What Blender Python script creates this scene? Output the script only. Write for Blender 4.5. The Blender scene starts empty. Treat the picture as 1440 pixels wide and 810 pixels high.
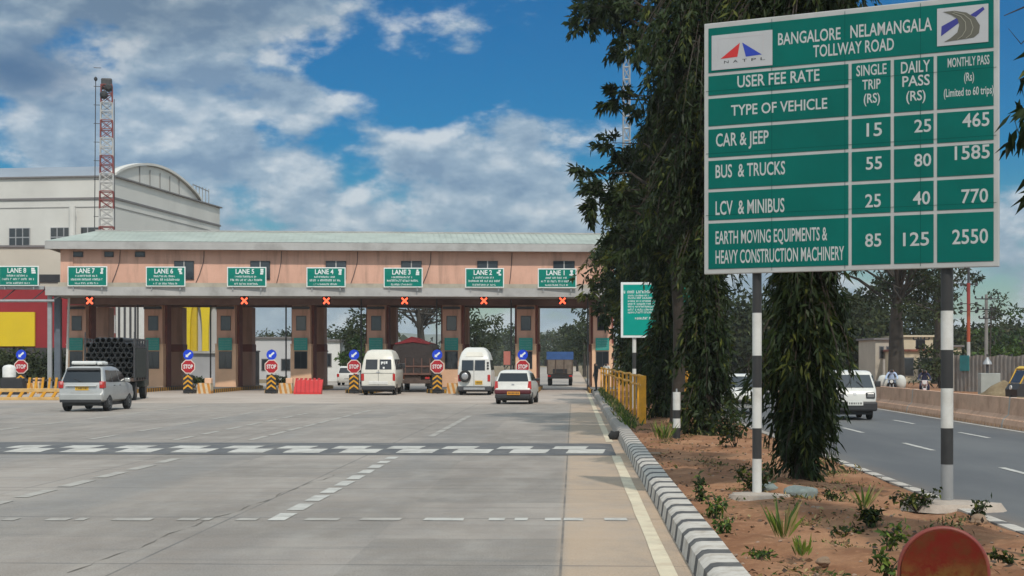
import bpy, bmesh, math, random
import numpy as np
from mathutils import Vector, Matrix

random.seed(7)
rng = np.random.default_rng(11)
R = math.radians
SC = bpy.context.scene
COL = SC.collection

# ------------------------------------------------------------------ camera, sky, sun, exposure
F_PX, CX, HY, CAM_H = 2200.0, 720.0, 506.0, 2.0
cam_d = bpy.data.cameras.new('camera')
cam_d.sensor_width = 36.0
cam_d.lens = F_PX / 1440.0 * 36.0
cam_d.shift_y = (HY - 405.0) / 1440.0
cam_d.clip_start, cam_d.clip_end = 0.1, 20000
cam = bpy.data.objects.new('camera', cam_d)
COL.objects.link(cam)
cam.location = (0, 0, CAM_H)
cam.rotation_euler = (R(90), 0, 0)
SC.camera = cam

SUN_EL, SUN_AZ = R(47), R(166)          # azimuth measured clockwise from +Y: high, behind and a little to the right
SUN_STR, SKY_STR, EXPOSURE = 2.8, 0.10, 0.0
sd = bpy.data.lights.new('sun', 'SUN')
sd.energy = SUN_STR; sd.angle = R(1.2); sd.color = (1.0, 0.93, 0.83)
sun = bpy.data.objects.new('sun', sd); COL.objects.link(sun)
to_sun = Vector((math.sin(SUN_AZ) * math.cos(SUN_EL), math.cos(SUN_AZ) * math.cos(SUN_EL), math.sin(SUN_EL)))
sun.rotation_euler = to_sun.to_track_quat('Z', 'Y').to_euler()

W = bpy.data.worlds.new('World'); SC.world = W; W.use_nodes = True
def build_sky():
    nt = W.node_tree; N = nt.nodes; L = nt.links
    N.clear()
    def math_n(op, a, b=None, c=None, clamp=False):
        n = N.new('ShaderNodeMath'); n.operation = op; n.use_clamp = clamp
        for i, v in enumerate((a, b, c)):
            if v is None: continue
            if isinstance(v, (int, float)): n.inputs[i].default_value = v
            else: L.new(v, n.inputs[i])
        return n.outputs[0]
    out = N.new('ShaderNodeOutputWorld'); bg = N.new('ShaderNodeBackground')
    bg.inputs['Strength'].default_value = SKY_STR
    sky = N.new('ShaderNodeTexSky'); sky.sky_type = 'NISHITA'; sky.sun_disc = False
    sky.sun_elevation = SUN_EL; sky.sun_rotation = SUN_AZ
    sky.air_density = 1.0; sky.dust_density = 0.6; sky.ozone_density = 3.0
    hs = N.new('ShaderNodeHueSaturation'); hs.inputs['Saturation'].default_value = 2.0; hs.inputs['Value'].default_value = 0.58
    L.new(sky.outputs[0], hs.inputs['Color'])
    tint = N.new('ShaderNodeMixRGB'); tint.blend_type = 'MULTIPLY'; tint.inputs[0].default_value = 1; L.new(hs.outputs[0], tint.inputs[1]); tint.inputs[2].default_value = (.35, 1.0, 1.10, 1)
    tc = N.new('ShaderNodeTexCoord')
    sx = N.new('ShaderNodeSeparateXYZ'); L.new(tc.outputs['Generated'], sx.inputs[0])
    X, Y, Z = sx.outputs
    # direction as azimuth / elevation (degrees)
    az = math_n('MULTIPLY', math_n('ARCTAN2', X, Y), 57.2958)
    el = math_n('MULTIPLY', math_n('ARCSINE', Z), 57.2958)
    tf = N.new('ShaderNodeMapRange'); tf.inputs[1].default_value = 1.5; tf.inputs[2].default_value = 9; tf.inputs[3].default_value = .25; L.new(el, tf.inputs[0]); L.new(tf.outputs[0], tint.inputs[0])
    def blob(a0, e0, sa, se, amp):
        u = math_n('DIVIDE', math_n('SUBTRACT', az, a0), sa); v = math_n('DIVIDE', math_n('SUBTRACT', el, e0), se)
        q = math_n('ADD', math_n('MULTIPLY', u, u), math_n('MULTIPLY', v, v))
        return math_n('MULTIPLY', math_n('POWER', 2.71828, math_n('MULTIPLY', q, -1.0)), amp)
    blobs = [(-1.4, 6.6, 6.4, 1.9, .66), (1.6, 8.4, 3.4, .8, .34), (-8.2, 7.0, 1.9, 1.2, .40), (-2, 4.2, 18, 1.7, .50), (0, .6, 40, 2.2, .55),
             (-12.6, 12.2, 8.0, 2.3, .66), (-16.2, 7.9, 3.4, 1.9, .55), (-11.4, 8.4, 3.4, 1.8, .50), (-8.2, 9.4, 1.7, .7, .46),
             (-18.3, 11.6, 1.3, 1.5, .30), (-0.8, 12.1, 1.6, .45, .22), (-1.5, 11.2, .8, .35, .22), (-9.0, 12.6, 3.6, 1.2, .34),
             (0.5, 10.9, 6.0, 1.5, -.22), (-7.2, 10.9, 2.2, .9, -.18), (-17.4, 9.9, 1.8, .7, .35), (18, 9.0, 3, 3, -.12),
             (18, 5.5, 4, .8, .28), (-6.3, 7.8, 1.0, .8, -.2)]
    cov = None
    for b in blobs:
        o = blob(*b); cov = o if cov is None else math_n('ADD', cov, o)
    # cover outside the front of the view, so that the light is even
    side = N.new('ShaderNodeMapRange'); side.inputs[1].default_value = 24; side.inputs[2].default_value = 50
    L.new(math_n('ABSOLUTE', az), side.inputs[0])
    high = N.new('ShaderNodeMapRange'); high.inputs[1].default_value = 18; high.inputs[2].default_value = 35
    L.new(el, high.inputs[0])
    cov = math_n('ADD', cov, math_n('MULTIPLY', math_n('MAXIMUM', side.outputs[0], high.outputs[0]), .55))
    def noise(off, scale, detail, rough, stretch):
        mp = N.new('ShaderNodeMapping'); mp.inputs['Location'].default_value = off; mp.inputs['Scale'].default_value = stretch
        L.new(tc.outputs['Generated'], mp.inputs[0])
        n = N.new('ShaderNodeTexNoise'); n.inputs['Scale'].default_value = scale; n.inputs['Detail'].default_value = detail
        n.inputs['Roughness'].default_value = rough; L.new(mp.outputs[0], n.inputs['Vector'])
        return n.outputs['Fac']
    st = (1, 1, 1.9)
    n1 = noise((3.1, 0.4, 1.7), 13.5, 11, .57, st)
    n2 = noise((3.1 - .005, 0.4, 1.7 + .017), 13.5, 7, .54, st)      # sampled a little up towards the light
    n3 = noise((0.2, 5.2, .3), 4.5, 3, .5, (1, 1, 2.2))
    base = math_n('ADD', math_n('MULTIPLY', math_n('SUBTRACT', n1, .5), 1.75), math_n('MULTIPLY', math_n('SUBTRACT', n3, .5), .7))
    d = math_n('ADD', base, math_n('SUBTRACT', cov, .16))
    mk = N.new('ShaderNodeMapRange'); mk.interpolation_type = 'SMOOTHSTEP'
    mk.inputs[1].default_value = 0.0; mk.inputs[2].default_value = 0.29; L.new(d, mk.inputs[0])
    lit = math_n('MULTIPLY', math_n('SUBTRACT', n1, n2), 4.6)
    lit = math_n('ADD', lit, math_n('MULTIPLY', math_n('SUBTRACT', .55, d), .55))
    lo = N.new('ShaderNodeMapRange'); lo.inputs[1].default_value = -.35; lo.inputs[2].default_value = .65; L.new(lit, lo.inputs[0])
    cr = N.new('ShaderNodeValToRGB'); L.new(lo.outputs[0], cr.inputs[0])
    cr.color_ramp.elements[0].color = (1.9, 2.95, 4.3, 1); cr.color_ramp.elements[1].color = (6.2, 6.8, 7.3, 1)
    e = cr.color_ramp.elements.new(.5); e.color = (3.3, 4.4, 5.5, 1)
    shade = math_n('ADD', math_n('ADD', blob(-17.6, 10.0, 2.6, .9, .12), blob(-13, 12.4, 7.5, 1.7, .27)), blob(0, 2.0, 60, 2.6, .20))
    cv = N.new('ShaderNodeVectorMath'); cv.operation = 'SCALE'; L.new(cr.outputs[0], cv.inputs[0]); L.new(math_n('SUBTRACT', 1.0, shade, None, True), cv.inputs['Scale'])
    mx = N.new('ShaderNodeMixRGB'); L.new(math_n('MULTIPLY', mk.outputs[0], .93), mx.inputs[0]); L.new(tint.outputs[0], mx.inputs[1]); storm = N.new('ShaderNodeMixRGB'); L.new(blob(-17.5, 9.9, 2.3, .95, .85), storm.inputs[0]); L.new(cv.outputs[0], storm.inputs[1]); storm.inputs[2].default_value = (.55, 1.35, 2.7, 1); L.new(storm.outputs[0], mx.inputs[2])
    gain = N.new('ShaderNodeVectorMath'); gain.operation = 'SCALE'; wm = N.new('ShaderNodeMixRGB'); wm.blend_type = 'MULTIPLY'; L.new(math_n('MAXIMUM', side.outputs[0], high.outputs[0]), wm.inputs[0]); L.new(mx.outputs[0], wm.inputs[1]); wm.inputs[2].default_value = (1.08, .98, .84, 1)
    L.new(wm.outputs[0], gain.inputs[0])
    # unseen sky beside, behind and above the view brightened, as added fill light
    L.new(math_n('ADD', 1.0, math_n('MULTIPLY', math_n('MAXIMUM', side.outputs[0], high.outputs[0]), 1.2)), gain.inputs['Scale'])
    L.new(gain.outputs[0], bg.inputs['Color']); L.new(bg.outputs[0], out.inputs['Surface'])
build_sky()
SC.view_settings.view_transform = 'Standard'
SC.view_settings.look = 'None'
SC.view_settings.exposure = EXPOSURE
SC.view_settings.gamma = 1
SC.view_settings.use_curve_mapping = False
SC.render.engine = 'CYCLES'
SC.cycles.use_denoising = True
SC.cycles.max_bounces = 5
SC.cycles.diffuse_bounces = 3
SC.cycles.volume_bounces = 1
SC.cycles.transparent_max_bounces = 8

# ------------------------------------------------------------------ helpers
def at(px, py, Y):
    """point at depth Y that the photograph shows at px, py"""
    return Vector(((px - CX) / F_PX * Y, Y, CAM_H - (py - HY) / F_PX * Y))
def gnd(px, py, z=0.0):
    Y = F_PX * (CAM_H - z) / (py - HY)
    return Vector(((px - CX) / F_PX * Y, Y, z))

MATS = {}
def mat(name, rgb, rough=.75, var=.16, scale=2.5, bump=0.0, bscale=30, metal=0.0, spec=.4, emit=None, alpha=None, dirt=None):
    """dirt = (rgb, amount, scale): second colour in noise patches"""
    if name in MATS: return MATS[name]
    m = bpy.data.materials.new(name); m.use_nodes = True
    nt = m.node_tree; N = nt.nodes; L = nt.links
    p = N['Principled BSDF']
    p.inputs['Roughness'].default_value = rough; p.inputs['Metallic'].default_value = metal
    p.inputs['Specular IOR Level'].default_value = spec
    if emit:
        p.inputs['Emission Color'].default_value = (*rgb, 1); p.inputs['Emission Strength'].default_value = emit
    p.inputs['Base Color'].default_value = (*rgb, 1)
    tc = N.new('ShaderNodeTexCoord')
    if var or dirt:
        n = N.new('ShaderNodeTexNoise'); n.inputs['Scale'].default_value = scale; n.inputs['Detail'].default_value = 6
        n.inputs['Roughness'].default_value = .6
        L.new(tc.outputs['Object'], n.inputs['Vector'])
        r = N.new('ShaderNodeMapRange'); r.inputs[1].default_value = .3; r.inputs[2].default_value = .7
        r.inputs[3].default_value = 1 - var; r.inputs[4].default_value = 1 + var
        L.new(n.outputs['Fac'], r.inputs[0])
        v = N.new('ShaderNodeVectorMath'); v.operation = 'SCALE'; v.inputs[0].default_value = rgb
        L.new(r.outputs[0], v.inputs['Scale'])
        col = v.outputs[0]
        if dirt:
            n2 = N.new('ShaderNodeTexNoise'); n2.inputs['Scale'].default_value = dirt[2]; n2.inputs['Detail'].default_value = 8
            n2.inputs['Roughness'].default_value = .65
            L.new(tc.outputs['Object'], n2.inputs['Vector'])
            r2 = N.new('ShaderNodeMapRange'); r2.inputs[1].default_value = .48; r2.inputs[2].default_value = .72
            r2.inputs[4].default_value = dirt[1]; L.new(n2.outputs['Fac'], r2.inputs[0])
            mx = N.new('ShaderNodeMixRGB'); L.new(r2.outputs[0], mx.inputs[0]); L.new(col, mx.inputs[1]); mx.inputs[2].default_value = (*dirt[0], 1)
            col = mx.outputs[0]
        L.new(col, p.inputs['Base Color'])
    if bump:
        b = N.new('ShaderNodeBump'); b.inputs['Strength'].default_value = bump; b.inputs['Distance'].default_value = .05
        nb = N.new('ShaderNodeTexNoise'); nb.inputs['Scale'].default_value = bscale; nb.inputs['Detail'].default_value = 6
        L.new(tc.outputs['Object'], nb.inputs['Vector']); L.new(nb.outputs['Fac'], b.inputs['Height']); L.new(b.outputs[0], p.inputs['Normal'])
    MATS[name] = m
    return m

class MB:
    """collects shapes into ONE mesh object"""
    def __init__(s): s.v = []; s.f = []; s.mi = []; s.cur = 0
    def add(s, vs, fs, m=None):
        o = len(s.v); s.v += [tuple(p) for p in vs]
        for f in fs: s.f.append([o + i for i in f]); s.mi.append(s.cur if m is None else m)
        return s
    def box(s, lo, hi, m=None, M=None):
        (a, b, c), (d, e, g) = lo, hi
        vs = [(a, b, c), (d, b, c), (d, e, c), (a, e, c), (a, b, g), (d, b, g), (d, e, g), (a, e, g)]
        if M is not None: vs = [M @ Vector(p) for p in vs]
        return s.add(vs, [(0, 3, 2, 1), (4, 5, 6, 7), (0, 1, 5, 4), (1, 2, 6, 5), (2, 3, 7, 6), (3, 0, 4, 7)], m)
    def bbox(s, lo, hi, r=.02, m=None, M=None):
        """box with chamfered edges"""
        x0, y0, z0 = lo; x1, y1, z1 = hi
        r = min(r, (x1 - x0) / 2.01, (y1 - y0) / 2.01, (z1 - z0) / 2.01)
        bm = bmesh.new(); bmesh.ops.create_cube(bm, size=1)
        for v in bm.verts: v.co = Vector(((x0 + x1) / 2 + v.co.x * (x1 - x0), (y0 + y1) / 2 + v.co.y * (y1 - y0), (z0 + z1) / 2 + v.co.z * (z1 - z0)))
        bmesh.ops.bevel(bm, geom=bm.edges[:], offset=r, segments=2, affect='EDGES', profile=.5)
        bm.verts.index_update()
        vs = [(M @ v.co if M is not None else v.co.copy()) for v in bm.verts]
        s.add(vs, [[v.index for v in f.verts] for f in bm.faces], m); bm.free(); return s
    def cyl(s, p0, p1, r0, r1=None, n=10, m=None, cap=True):
        r1 = r0 if r1 is None else r1
        p0, p1 = Vector(p0), Vector(p1); d = (p1 - p0).normalized()
        a = d.orthogonal().normalized(); b = d.cross(a)
        vs = []
        for p, r in ((p0, r0), (p1, r1)):
            for i in range(n):
                t = 2 * math.pi * i / n; vs.append(p + a * (r * math.cos(t)) + b * (r * math.sin(t)))
        fs = [(i, (i + 1) % n, n + (i + 1) % n, n + i) for i in range(n)]
        if cap: fs += [tuple(range(n - 1, -1, -1)), tuple(range(n, 2 * n))]
        return s.add(vs, fs, m)
    def tube(s, pts, rs, n=8, m=None):
        pts = [Vector(p) for p in pts]
        if isinstance(rs, (int, float)): rs = [rs] * len(pts)
        vs = []; a = None
        for i, p in enumerate(pts):
            d = (pts[min(i + 1, len(pts) - 1)] - pts[max(i - 1, 0)]).normalized()
            a = d.orthogonal().normalized() if a is None else (a - d * a.dot(d)).normalized()
            b = d.cross(a)
            for k in range(n):
                t = 2 * math.pi * k / n; vs.append(p + a * (rs[i] * math.cos(t)) + b * (rs[i] * math.sin(t)))
        fs = []
        for i in range(len(pts) - 1):
            for k in range(n): fs.append((i * n + k, i * n + (k + 1) % n, (i + 1) * n + (k + 1) % n, (i + 1) * n + k))
        fs += [tuple(range(n - 1, -1, -1)), tuple(range((len(pts) - 1) * n, len(pts) * n))]
        return s.add(vs, fs, m)
    def prism(s, pts, ext, m=None):
        """planar polygon pushed along ext"""
        n = len(pts); e = Vector(ext); vs = [Vector(p) for p in pts]; vs += [p + e for p in vs]
        nrm = Vector((0, 0, 0))
        for i in range(n):
            a, b = vs[i], vs[(i + 1) % n]; nrm += a.cross(b)
        fs = [tuple(range(n)), tuple(range(2 * n - 1, n - 1, -1))] + [((i + 1) % n, i, n + i, n + (i + 1) % n) for i in range(n)]
        if nrm.dot(e) > 0: fs = [tuple(reversed(f)) for f in fs]
        return s.add(vs, fs, m)
    def lathe(s, prof, p0, axis, n=20, m=None):
        """prof: (radius, distance along axis)"""
        p0 = Vector(p0); d = Vector(axis).normalized(); a = d.orthogonal().normalized(); b = d.cross(a)
        vs = []
        for r, h in prof:
            for k in range(n):
                t = 2 * math.pi * k / n; vs.append(p0 + d * h + a * (r * math.cos(t)) + b * (r * math.sin(t)))
        fs = []
        for i in range(len(prof) - 1):
            for k in range(n): fs.append((i * n + k, i * n + (k + 1) % n, (i + 1) * n + (k + 1) % n, (i + 1) * n + k))
        fs += [tuple(range(n - 1, -1, -1)), tuple(range((len(prof) - 1) * n, len(prof) * n))]
        return s.add(vs, fs, m)
    def build(s, name, mats, parent=None, smooth=None):
        me = bpy.data.meshes.new(name); me.from_pydata(s.v, [], s.f); me.update()
        for m in (mats if isinstance(mats, (list, tuple)) else [mats]): me.materials.append(m)
        if len(me.materials) > 1: me.polygons.foreach_set('material_index', s.mi)
        if smooth is not None:
            me.polygons.foreach_set('use_smooth', [True] * len(me.polygons)); me.set_sharp_from_angle(angle=R(smooth))
        return link(name, me, parent)
def link(name, data, parent=None):
    o = bpy.data.objects.new(name, data); COL.objects.link(o)
    if parent is not None: o.parent = parent
    return o
def tag(o, label=None, cat=None, group=None, kind=None):
    for k, v in (('label', label), ('category', cat), ('group', group), ('kind', kind)):
        if v: o[k] = v
    return o
def thing(name, label, cat, loc=(0, 0, 0), rz=0, group=None):
    o = link(name, None); o.location = loc; o.rotation_euler = (0, 0, rz); o.empty_display_size = .3
    return tag(o, label, cat, group)
def dup(root, loc=None, rz=None, label=None, group=None):
    def cp(o, par):
        c = o.copy(); COL.objects.link(c)
        if par is not None: c.parent = par
        for ch in list(o.children): cp(ch, c)
        return c
    r = cp(root, None)
    if loc is not None: r.location = loc
    if rz is not None: r.rotation_euler = (0, 0, rz)
    if label: r['label'] = label
    if group: r['group'] = group
    return r

def text_mb(mb, txt, x0, x1, z0, z1, y, depth=.004, bold=.0, m=None, M=None):
    """lettering that fills x0..x1 by z0..z1 (cap height), standing in the xz plane, facing -y"""
    cu = bpy.data.curves.new('lettering', 'FONT'); cu.body = txt; cu.size = 1; cu.resolution_u = 3; cu.offset = bold; cu.extrude = 0
    o = bpy.data.objects.new('lettering', cu); COL.objects.link(o)
    bpy.context.view_layer.update()
    me = o.evaluated_get(bpy.context.evaluated_depsgraph_get()).to_mesh()
    vs = [v.co.copy() for v in me.vertices]; fs = [list(p.vertices) for p in me.polygons]
    o.to_mesh_clear(); bpy.data.objects.remove(o); bpy.data.curves.remove(cu)
    if not vs: return
    xa, xb = min(v.x for v in vs), max(v.x for v in vs)
    cap = 0.70; lo = -0.0
    pts = []
    for v in vs:
        p = Vector((x0 + (v.x - xa) / (xb - xa) * (x1 - x0), y, z0 + (v.y - lo) / cap * (z1 - z0)))
        pts.append(M @ p if M is not None else p)
    mb.add(pts, fs, m)
def fake_line(mb, x0, x1, z0, z1, y, seed, m=None):
    """a line of lettering too small to read: irregular upright strokes"""
    rr = random.Random(seed); x = x0; w = (z1 - z0)
    while x < x1 - .3 * w:
        cw = w * rr.uniform(.35, .62)
        for k in range(rr.choice((1, 2, 2))):
            xx = x + cw * (k * .55); mb.box((xx, y - .004, z0), (xx + cw * .25, y, z0 + w * rr.uniform(.75, 1)), m)
        if rr.random() < .8:
            zz = z0 + w * rr.choice((0, .38, .75)); mb.box((x, y - .006, zz), (x + cw * .8, y - .0015, zz + w * .22), m)
        x += cw * 1.2 + (w * .5 if rr.random() < .16 else 0)

# common materials
M_WHITE = mat('white_paint', (.62, .62, .60), .5, .08, 3, dirt=((.40, .36, .30), .35, 2.2))
M_BLACK = mat('black_paint', (.022, .022, .024), .5, .2)
M_GREEN = mat('sign_green', (.0, .165, .125), .6, .10, 1.2, spec=.15)
M_SIGNW = mat('sign_white', (.66, .68, .67), .5, .08, 2)
M_STEEL = mat('grey_steel', (.30, .31, .32), .5, .15, metal=.3)
M_DARK = mat('dark_metal', (.045, .045, .05), .55, .2)
M_GLASS = mat('dark_glass', (.018, .021, .025), .06, 0, spec=.6)
M_RUBBER = mat('tyre_rubber', (.018, .018, .018), .85, .2, 8)
M_YELLOW = mat('yellow_paint', (.62, .29, .015), .5, .14, 4, dirt=((.25, .15, .06), .5, 3))
M_RED = mat('red_paint', (.38, .02, .02), .45, .12)
M_SIGNRED = mat('sign_red', (.36, .012, .02), .4, .08)
M_SIGNBLUE = mat('sign_blue', (.006, .045, .52), .35, .06)
M_CONC = mat('concrete_grey', (.33, .32, .30), .85, .15, 1.5, .3, 20, dirt=((.16, .14, .12), .6, .9))
# ------------------------------------------------------------------ ground, roads, kerbs, markings
RA = -math.atan(0.0391)                     # heading of the road, turned a little right of +Y
RDIR = Vector((math.sin(-RA), math.cos(RA), 0))
def rd(x, y, z=0.0):
    """road coordinates (across, along) -> world"""
    c, s = math.cos(RA), math.sin(RA)
    return Vector((x * c - y * s, x * s + y * c, z))
def to_rd(p):
    c, s = math.cos(-RA), math.sin(-RA)
    return (p[0] * c - p[1] * s, p[0] * s + p[1] * c)
def road_obj(mb, name, mats, kind='structure', smooth=None):
    o = mb.build(name, mats, None, smooth); o.rotation_euler = (0, 0, RA)
    if kind: o['kind'] = kind
    return o

def node_mat(name):
    m = bpy.data.materials.new(name); m.use_nodes = True
    nt = m.node_tree; N = nt.nodes; L = nt.links
    class K: pass
    k = K(); k.m, k.N, k.L, k.p = m, N, L, N['Principled BSDF']
    k.tc = N.new('ShaderNodeTexCoord')
    k.p.inputs['Specular IOR Level'].default_value = .3
    def noise(scale, detail=6, rough=.6, stretch=(1, 1, 1), off=(0, 0, 0)):
        mp = N.new('ShaderNodeMapping'); mp.inputs['Scale'].default_value = stretch; mp.inputs['Location'].default_value = off
        L.new(k.tc.outputs['Object'], mp.inputs[0])
        n = N.new('ShaderNodeTexNoise'); n.inputs['Scale'].default_value = scale; n.inputs['Detail'].default_value = detail; n.inputs['Roughness'].default_value = rough
        L.new(mp.outputs[0], n.inputs['Vector']); return n.outputs['Fac']
    def ramp(v, a, b, c=0.0, d=1.0, smooth=True):
        r = N.new('ShaderNodeMapRange'); r.interpolation_type = 'SMOOTHSTEP' if smooth else 'LINEAR'
        for i, q in enumerate((a, b, c, d)): r.inputs[i + 1].default_value = q
        L.new(v, r.inputs[0]); return r.outputs[0]
    def mix(f, a, b, mode='MIX'):
        x = N.new('ShaderNodeMixRGB'); x.blend_type = mode
        for i, q in enumerate((f, a, b)):
            if isinstance(q, (int, float)): x.inputs[i].default_value = q
            elif isinstance(q, tuple): x.inputs[i].default_value = (*q, 1)
            else: L.new(q, x.inputs[i])
        return x.outputs[0]
    def mth(op, a, b=None):
        x = N.new('ShaderNodeMath'); x.operation = op
        for i, q in enumerate((a, b)):
            if q is None: continue
            if isinstance(q, (int, float)): x.inputs[i].default_value = q
            else: L.new(q, x.inputs[i])
        return x.outputs[0]
    def xyz():
        s = N.new('ShaderNodeSeparateXYZ'); L.new(k.tc.outputs['Object'], s.inputs[0]); return s.outputs
    def bump(h, strength=.4, dist=.02):
        b = N.new('ShaderNodeBump'); b.inputs['Strength'].default_value = strength; b.inputs['Distance'].default_value = dist
        L.new(h, b.inputs['Height']); L.new(b.outputs[0], k.p.inputs['Normal'])
    k.noise, k.ramp, k.mix, k.mth, k.xyz, k.bump = noise, ramp, mix, mth, xyz, bump
    MATS[name] = m
    return k

def concrete_road_material():
    k = node_mat('concrete_road'); X, Y, Z = k.xyz()
    c = k.mix(k.ramp(k.noise(.16, 5, .6, (1.6, .5, 1)), .35, .65), (.205, .172, .146), (.345, .295, .254))
    fl = lambda v, d, o: k.mth('FLOOR', k.mth('DIVIDE', k.mth('ADD', v, o), d))
    cb = k.N.new('ShaderNodeCombineXYZ'); k.L.new(fl(X, 4.2, 42.1 + 2.12), cb.inputs[0]); k.L.new(fl(Y, 4.5, -24.2 + 2.25), cb.inputs[1])
    wn = k.N.new('ShaderNodeTexWhiteNoise'); wn.noise_dimensions = '2D'; k.L.new(cb.outputs[0], wn.inputs['Vector'])
    c = k.mix(k.ramp(wn.outputs['Value'], 0, 1, 0, .6), c, (.165, .143, .122))               # each slab its own tone
    c = k.mix(k.ramp(k.noise(1.4, 8, .65, (1, .35, 1)), .40, .75, 0, .5), c, (.37, .335, .295))        # scuffed pale
    c = k.mix(k.ramp(k.noise(.9, 8, .7, (.25, 2.2, 1), (3, 1, 0)), .50, .74, 0, .65), c, (.13, .12, .108))  # cross streaks
    # tyre-dark bands along each lane
    t = k.mth('ABSOLUTE', k.mth('SINE', k.mth('MULTIPLY', k.mth('ADD', X, .9), math.pi / 4.2)))
    c = k.mix(k.mth('MULTIPLY', k.ramp(t, .72, 1.0, 0, .55), k.ramp(k.noise(.35, 4, .6, (1, .2, 1)), .35, .65)), c, (.17, .165, .16))
    # ochre dust, thick on the shoulder next to the kerb
    dust = k.mth('ADD', k.ramp(X, -.22, -.02, 0, .80), k.ramp(X, .5, 1.15, 0, .20))
    dust = k.mth('MULTIPLY', dust, k.ramp(k.noise(.8, 7, .65, (1, .5, 1), (7, 0, 0)), .28, .62, .45, 1))
    c = k.mix(dust, c, (.47, .33, .215))
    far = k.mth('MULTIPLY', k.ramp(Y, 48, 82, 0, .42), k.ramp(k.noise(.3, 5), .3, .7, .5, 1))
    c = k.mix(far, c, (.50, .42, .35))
    # oil drips and grit
    dr = k.mth('MULTIPLY', k.ramp(k.noise(9, 4, .6, (1, .6, 1), (2, 2, 0)), .66, .74, 0, .55), k.ramp(k.noise(.5, 4), .45, .62))
    c = k.mix(dr, c, (.075, .07, .065))
    gr = k.noise(55, 3, .75, (1, .5, 1)); c = k.mix(k.ramp(gr, .35, .7, 0, .30), c, (.40, .375, .34)); c = k.mix(k.ramp(gr, .55, .30, 0, .30), c, (.12, .11, .10))
    # slab joints
    jx = k.ramp(k.mth('ABSOLUTE', k.mth('SUBTRACT', k.mth('FRACT', k.mth('DIVIDE', k.mth('ADD', X, 42.1 + .02), 4.2)), .5)), .495, .4985)
    jy = k.ramp(k.mth('ABSOLUTE', k.mth('SUBTRACT', k.mth('FRACT', k.mth('DIVIDE', k.mth('ADD', Y, -24.2), 4.5)), .5)), .4925, .4965)
    j = k.mth('MULTIPLY', k.mth('MAXIMUM', jx, jy), k.ramp(k.noise(.7, 4), .3, .6, .2, .75))
    c = k.mix(j, c, (.09, .085, .08))
    k.L.new(c, k.p.inputs['Base Color'])
    k.L.new(k.ramp(k.noise(2, 5), .3, .7, .62, .85), k.p.inputs['Roughness'])
    k.bump(k.noise(28, 6, .7), .4, .015)
    return k.m
def asphalt_material():
    k = node_mat('asphalt')
    X, Y, Z = k.xyz()
    c = k.mix(k.ramp(k.noise(.25, 6, .6, (1.5, .35, 1)), .35, .68), (.088, .088, .090), (.125, .124, .122))
    c = k.mix(k.ramp(k.noise(45, 3, .7), .45, .75, 0, .35), c, (.20, .20, .195))
    c = k.mix(k.mth('MULTIPLY', k.ramp(X, 5.9, 5.0, 0, .6), k.ramp(k.noise(.8, 6), .3, .7, .3, 1)), c, (.24, .175, .12))
    c = k.mix(k.mth('MULTIPLY', k.ramp(X, 12.0, 12.9, 0, .6), k.ramp(k.noise(.8, 6), .3, .7, .3, 1)), c, (.28, .20, .14))
    k.L.new(c, k.p.inputs['Base Color']); k.p.inputs['Roughness'].default_value = .72
    k.bump(k.noise(60, 3, .6), .25, .01)
    return k.m
def soil_material(name, a, b, gr, bump=.6):
    k = node_mat(name)
    c = k.mix(k.ramp(k.noise(.9, 8, .65), .35, .68), a, b)
    c = k.mix(k.ramp(k.noise(7, 6, .7), .5, .75, 0, .6), c, tuple(q * 1.35 for q in b))
    c = k.mix(k.ramp(k.noise(.55, 7, .7, (1, 1, 1), (4, 4, 0)), .55, .72, 0, gr), c, (.085, .075, .035))
    k.L.new(c, k.p.inputs['Base Color']); k.p.inputs['Roughness'].default_value = .95
    k.bump(k.noise(9, 8, .7), bump, .08)
    return k.m
def kerb_material(name, period, duty, wear):
    k = node_mat(name); X, Y, Z = k.xyz()
    fr = k.mth('FRACT', k.mth('DIVIDE', k.mth('ADD', Y, k.mth('MULTIPLY', k.noise(3, 2), .05)), period))
    st = k.ramp(fr, duty, duty + .03)
    w = k.mix(k.ramp(k.noise(5, 7, .7), .42, .70, 0, .75), (.52, .48, .43), (.30, .24, .185))
    b = k.mix(k.ramp(k.noise(6, 6), .4, .7), (.055, .055, .058), (.10, .095, .09))
    c = k.mix(st, w, b)
    c = k.mix(k.mth('MULTIPLY', k.ramp(Y, 30, 46, wear, .85), k.ramp(k.noise(1.5, 6, .7), .3, .6, .3, 1)), c, (.27, .235, .205))
    k.L.new(c, k.p.inputs['Base Color']); k.p.inputs['Roughness'].default_value = .85
    k.bump(k.noise(20, 6), .3, .02)
    return k.m

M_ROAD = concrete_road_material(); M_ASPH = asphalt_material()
M_SOIL = soil_material('red_soil', (.205, .090, .042), (.355, .185, .098), .55)
M_LAND = soil_material('dry_land', (.16, .115, .065), (.23, .18, .11), .8, .3)
M_MARK = mat('road_marking_white', (.47, .45, .41), .7, .15, 2, dirt=((.26, .24, .215), .9, 3.0))
M_MARKOLD = mat('worn_marking', (.36, .335, .30), .8, .1, 2, dirt=((.25, .225, .20), 1.0, 2.2))
M_EDGE = mat('edge_line_paint', (.60, .52, .38), .75, .12, 2, dirt=((.42, .30, .20), .7, 2.2))
M_PATCH = mat('hump_asphalt', (.105, .104, .105), .75, .22, 3, .3, 40, dirt=((.21, .19, .17), .7, 1.1))

def sheet(pts, z):
    return MB().add([(x, y, z) for x, y in pts], [tuple(range(len(pts)))])
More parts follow.
